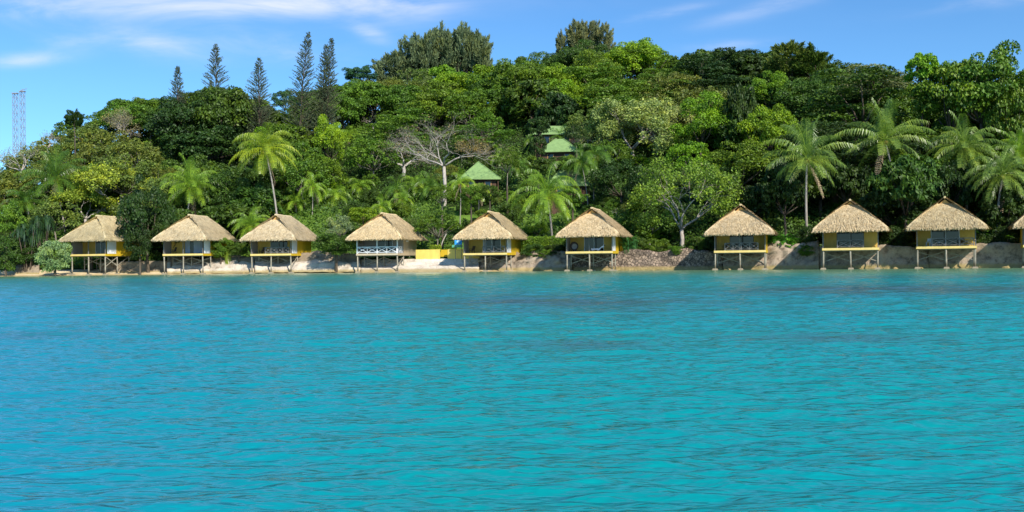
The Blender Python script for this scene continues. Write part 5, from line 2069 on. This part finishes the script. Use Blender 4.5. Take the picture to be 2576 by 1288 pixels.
shr = 0
rs = random.Random(31)
SHC = []
for k in range(420):
    t = rs.uniform(-.5, .2)
    q = 9 + 32 * rs.random() ** 1.1
    Y = float(ys_t(t)) + q
    X = t * Y
    R_ = rs.uniform(.9, 2.1)
    g0 = gz(X, Y)
    x, y = proj((X, Y, g0 + R_ * .7))
    x, y = float(x), float(y)
    if (742 < x < 872 and 525 < y) or (1030 < x < 1075 and 505 < y < 545) or any(((X - a) ** 2 + (Y - b_) ** 2) < (R_ + c_) ** 2 * .55 for a, b_, c_ in SHC):
        continue
    if 1140 < x < 1265 and y > 380 and Y < 168 and y < 470:
        continue
    SHC.append((X, Y, R_))
    placed_sh = (x, y, Y, R_ * 2.3 * F / Y, R_ * 1.9 * F / Y)
    SHC[-1] = (X, Y, R_)
    cc = rs.choice(('mid green', 'mid green', 'bright green', 'deep green', 'olive green', 'deep green'))
    rr = tree(rs.choice(('bushy', 'bushy', 'loose')), cc, *placed_sh, name='shrub')
    hutn = ('far left', 'curtained', 'leaning palm', 'white railed', 'yellow wall side', 'wicker chair', 'pointed', 'square on', 'rightmost whole', 'cut off')[int(np.argmin([abs(x - h_[0]) for h_ in HUTS]))]
    lbk = '%s shrub %s behind the %s hut' % (cc, 'close' if q < 20 else 'higher up the slope', hutn)
    SHL = globals().setdefault('SHL', {})
    SHL.setdefault(lbk, []).append((x, rr))
    if len(SHC) > 95:
        break
for lbk, L_ in SHL.items():
    L_.sort(key=lambda e: e[0])
    for i, (x, rr) in enumerate(L_):
        lb = lbk if len(L_) == 1 else lbk + (', leftmost', ', second from left', ', third from left', ', fourth from left', ', fifth from left', ', sixth from left', ', seventh from left', ', eighth from left')[min(i, 7)]
        tag(rr, lb, 'shrub', 'shrubs on the lower slope')
print('shrubs', len(SHC))

ZONE = ((.34, 'low slope'), (.72, 'mid slope'), (2, 'near crest'))
LANDM = [(0, 'under the masts'), (190, 'left ridge flank'), (400, 'by the left pines'), (600, 'around the curved palm'), (760, 'below the paired pines'), (930, 'under large crest grove'),
         (1170, 'right of large crest grove'), (1380, 'under small crest grove'), (1560, 'around the silvery trees'), (1760, 'above the pointed hut'), (2000, 'behind the square on hut'), (2280, 'behind the big right tree')]
buck = {}
for (x, y, Y, wp, hp) in placed:
    dx = [((x - a) ** 2 + ((y - b_) * 1.3) ** 2, c_, k_) for a, b_, c_, k_ in REG]
    dx.sort(key=lambda e: e[0])
    _, cc, kd = dx[0] if rf.random() < .82 else dx[rf.choice((1, 2))]
    p = at(x, y, Y)
    t = p.x / p.y
    f_ = (Y - float(ys_t(t))) / (float(ridge_t(t)) - float(ys_t(t)))
    zone = next(z for lim, z in ZONE if f_ < lim)
    land = [l for a, l in LANDM if x >= a] or [LANDM[0][1]]
    r = tree(kd, cc, x, y, Y, wp * (1.25 if kd == 'layered' else 1), hp * (.8 if kd == 'layered' else 1), name='broadleaf_tree')
    adj = {'round': 'knobbly', 'billowy': 'billowy', 'loose': 'loose leaved', 'layered': 'flat layered', 'glossy': 'large leaved', 'feathery': 'feathery'}[kd]
    buck.setdefault((cc, adj, zone, land[-1]), []).append((x, r))
ORD = ['leftmost', 'second', 'third', 'fourth', 'fifth', 'sixth', 'seventh', 'eighth', 'ninth', 'tenth'] + ['late'] * 60
for (cc, adj, zone, land), L_ in buck.items():
    L_.sort(key=lambda e: e[0])
    for i, (x, r) in enumerate(L_):
        lb = '%s %s tree %s %s' % (cc, adj, zone, land)
        if len(L_) > 1:
            lb += ', %s' % (ORD[i] if i == 0 else (ORD[i] + ' from left'))
        tag(r, lb, 'tree', 'trees of the hillside forest')
print('forest trees', len(placed))

# ------------------------------------------------------------------ undergrowth: leaf mass nobody could count
rng = np.random.RandomState(99)
n = 42000
t = rng.uniform(-.68, .68, n)
ys = ys_t(t)
yr = ridge_t(t)
q = 3.0 + rng.rand(n) ** 1.25 * (yr - ys + 4)
Y = ys + q
X = t * Y
keep = ~((X > -42) & (X < 19) & (q < 23) & (vnoise(X, Y, .16, 5) < .38))
keep &= ~((q < 9) & (X > -60) & (rng.rand(n) < .6))
X, Y = X[keep], Y[keep]
n = len(X)
Z = ground(X, Y)
hgt = .4 + 1.7 * vnoise(X, Y, .3, 8) ** 1.5
per = 9
P = np.repeat(np.stack([X, Y, Z], 1), per, 0)
P += rng.normal(size=P.shape) * np.array((.55, .55, .0))
P[:, 2] += rng.rand(len(P)) * np.repeat(hgt, per)
N = unit(rng.normal(size=P.shape) * .8 + np.array((0, -.7, .8)))
s = rng.uniform(.25, .6, len(P))
Q = leafquads(P, N, s, s * .5, rng)
v = np.clip(np.repeat(vnoise(X, Y, .2, 21), per) + rng.normal(0, .2, len(P)), 0, 1)
o = MB().quads(Q, v).obj('undergrowth', M_LEAF)
o.color = (.06, .13, .018, 1)
tag(o, 'leafy undergrowth covering the hillside between the trees', 'undergrowth', kind='stuff')
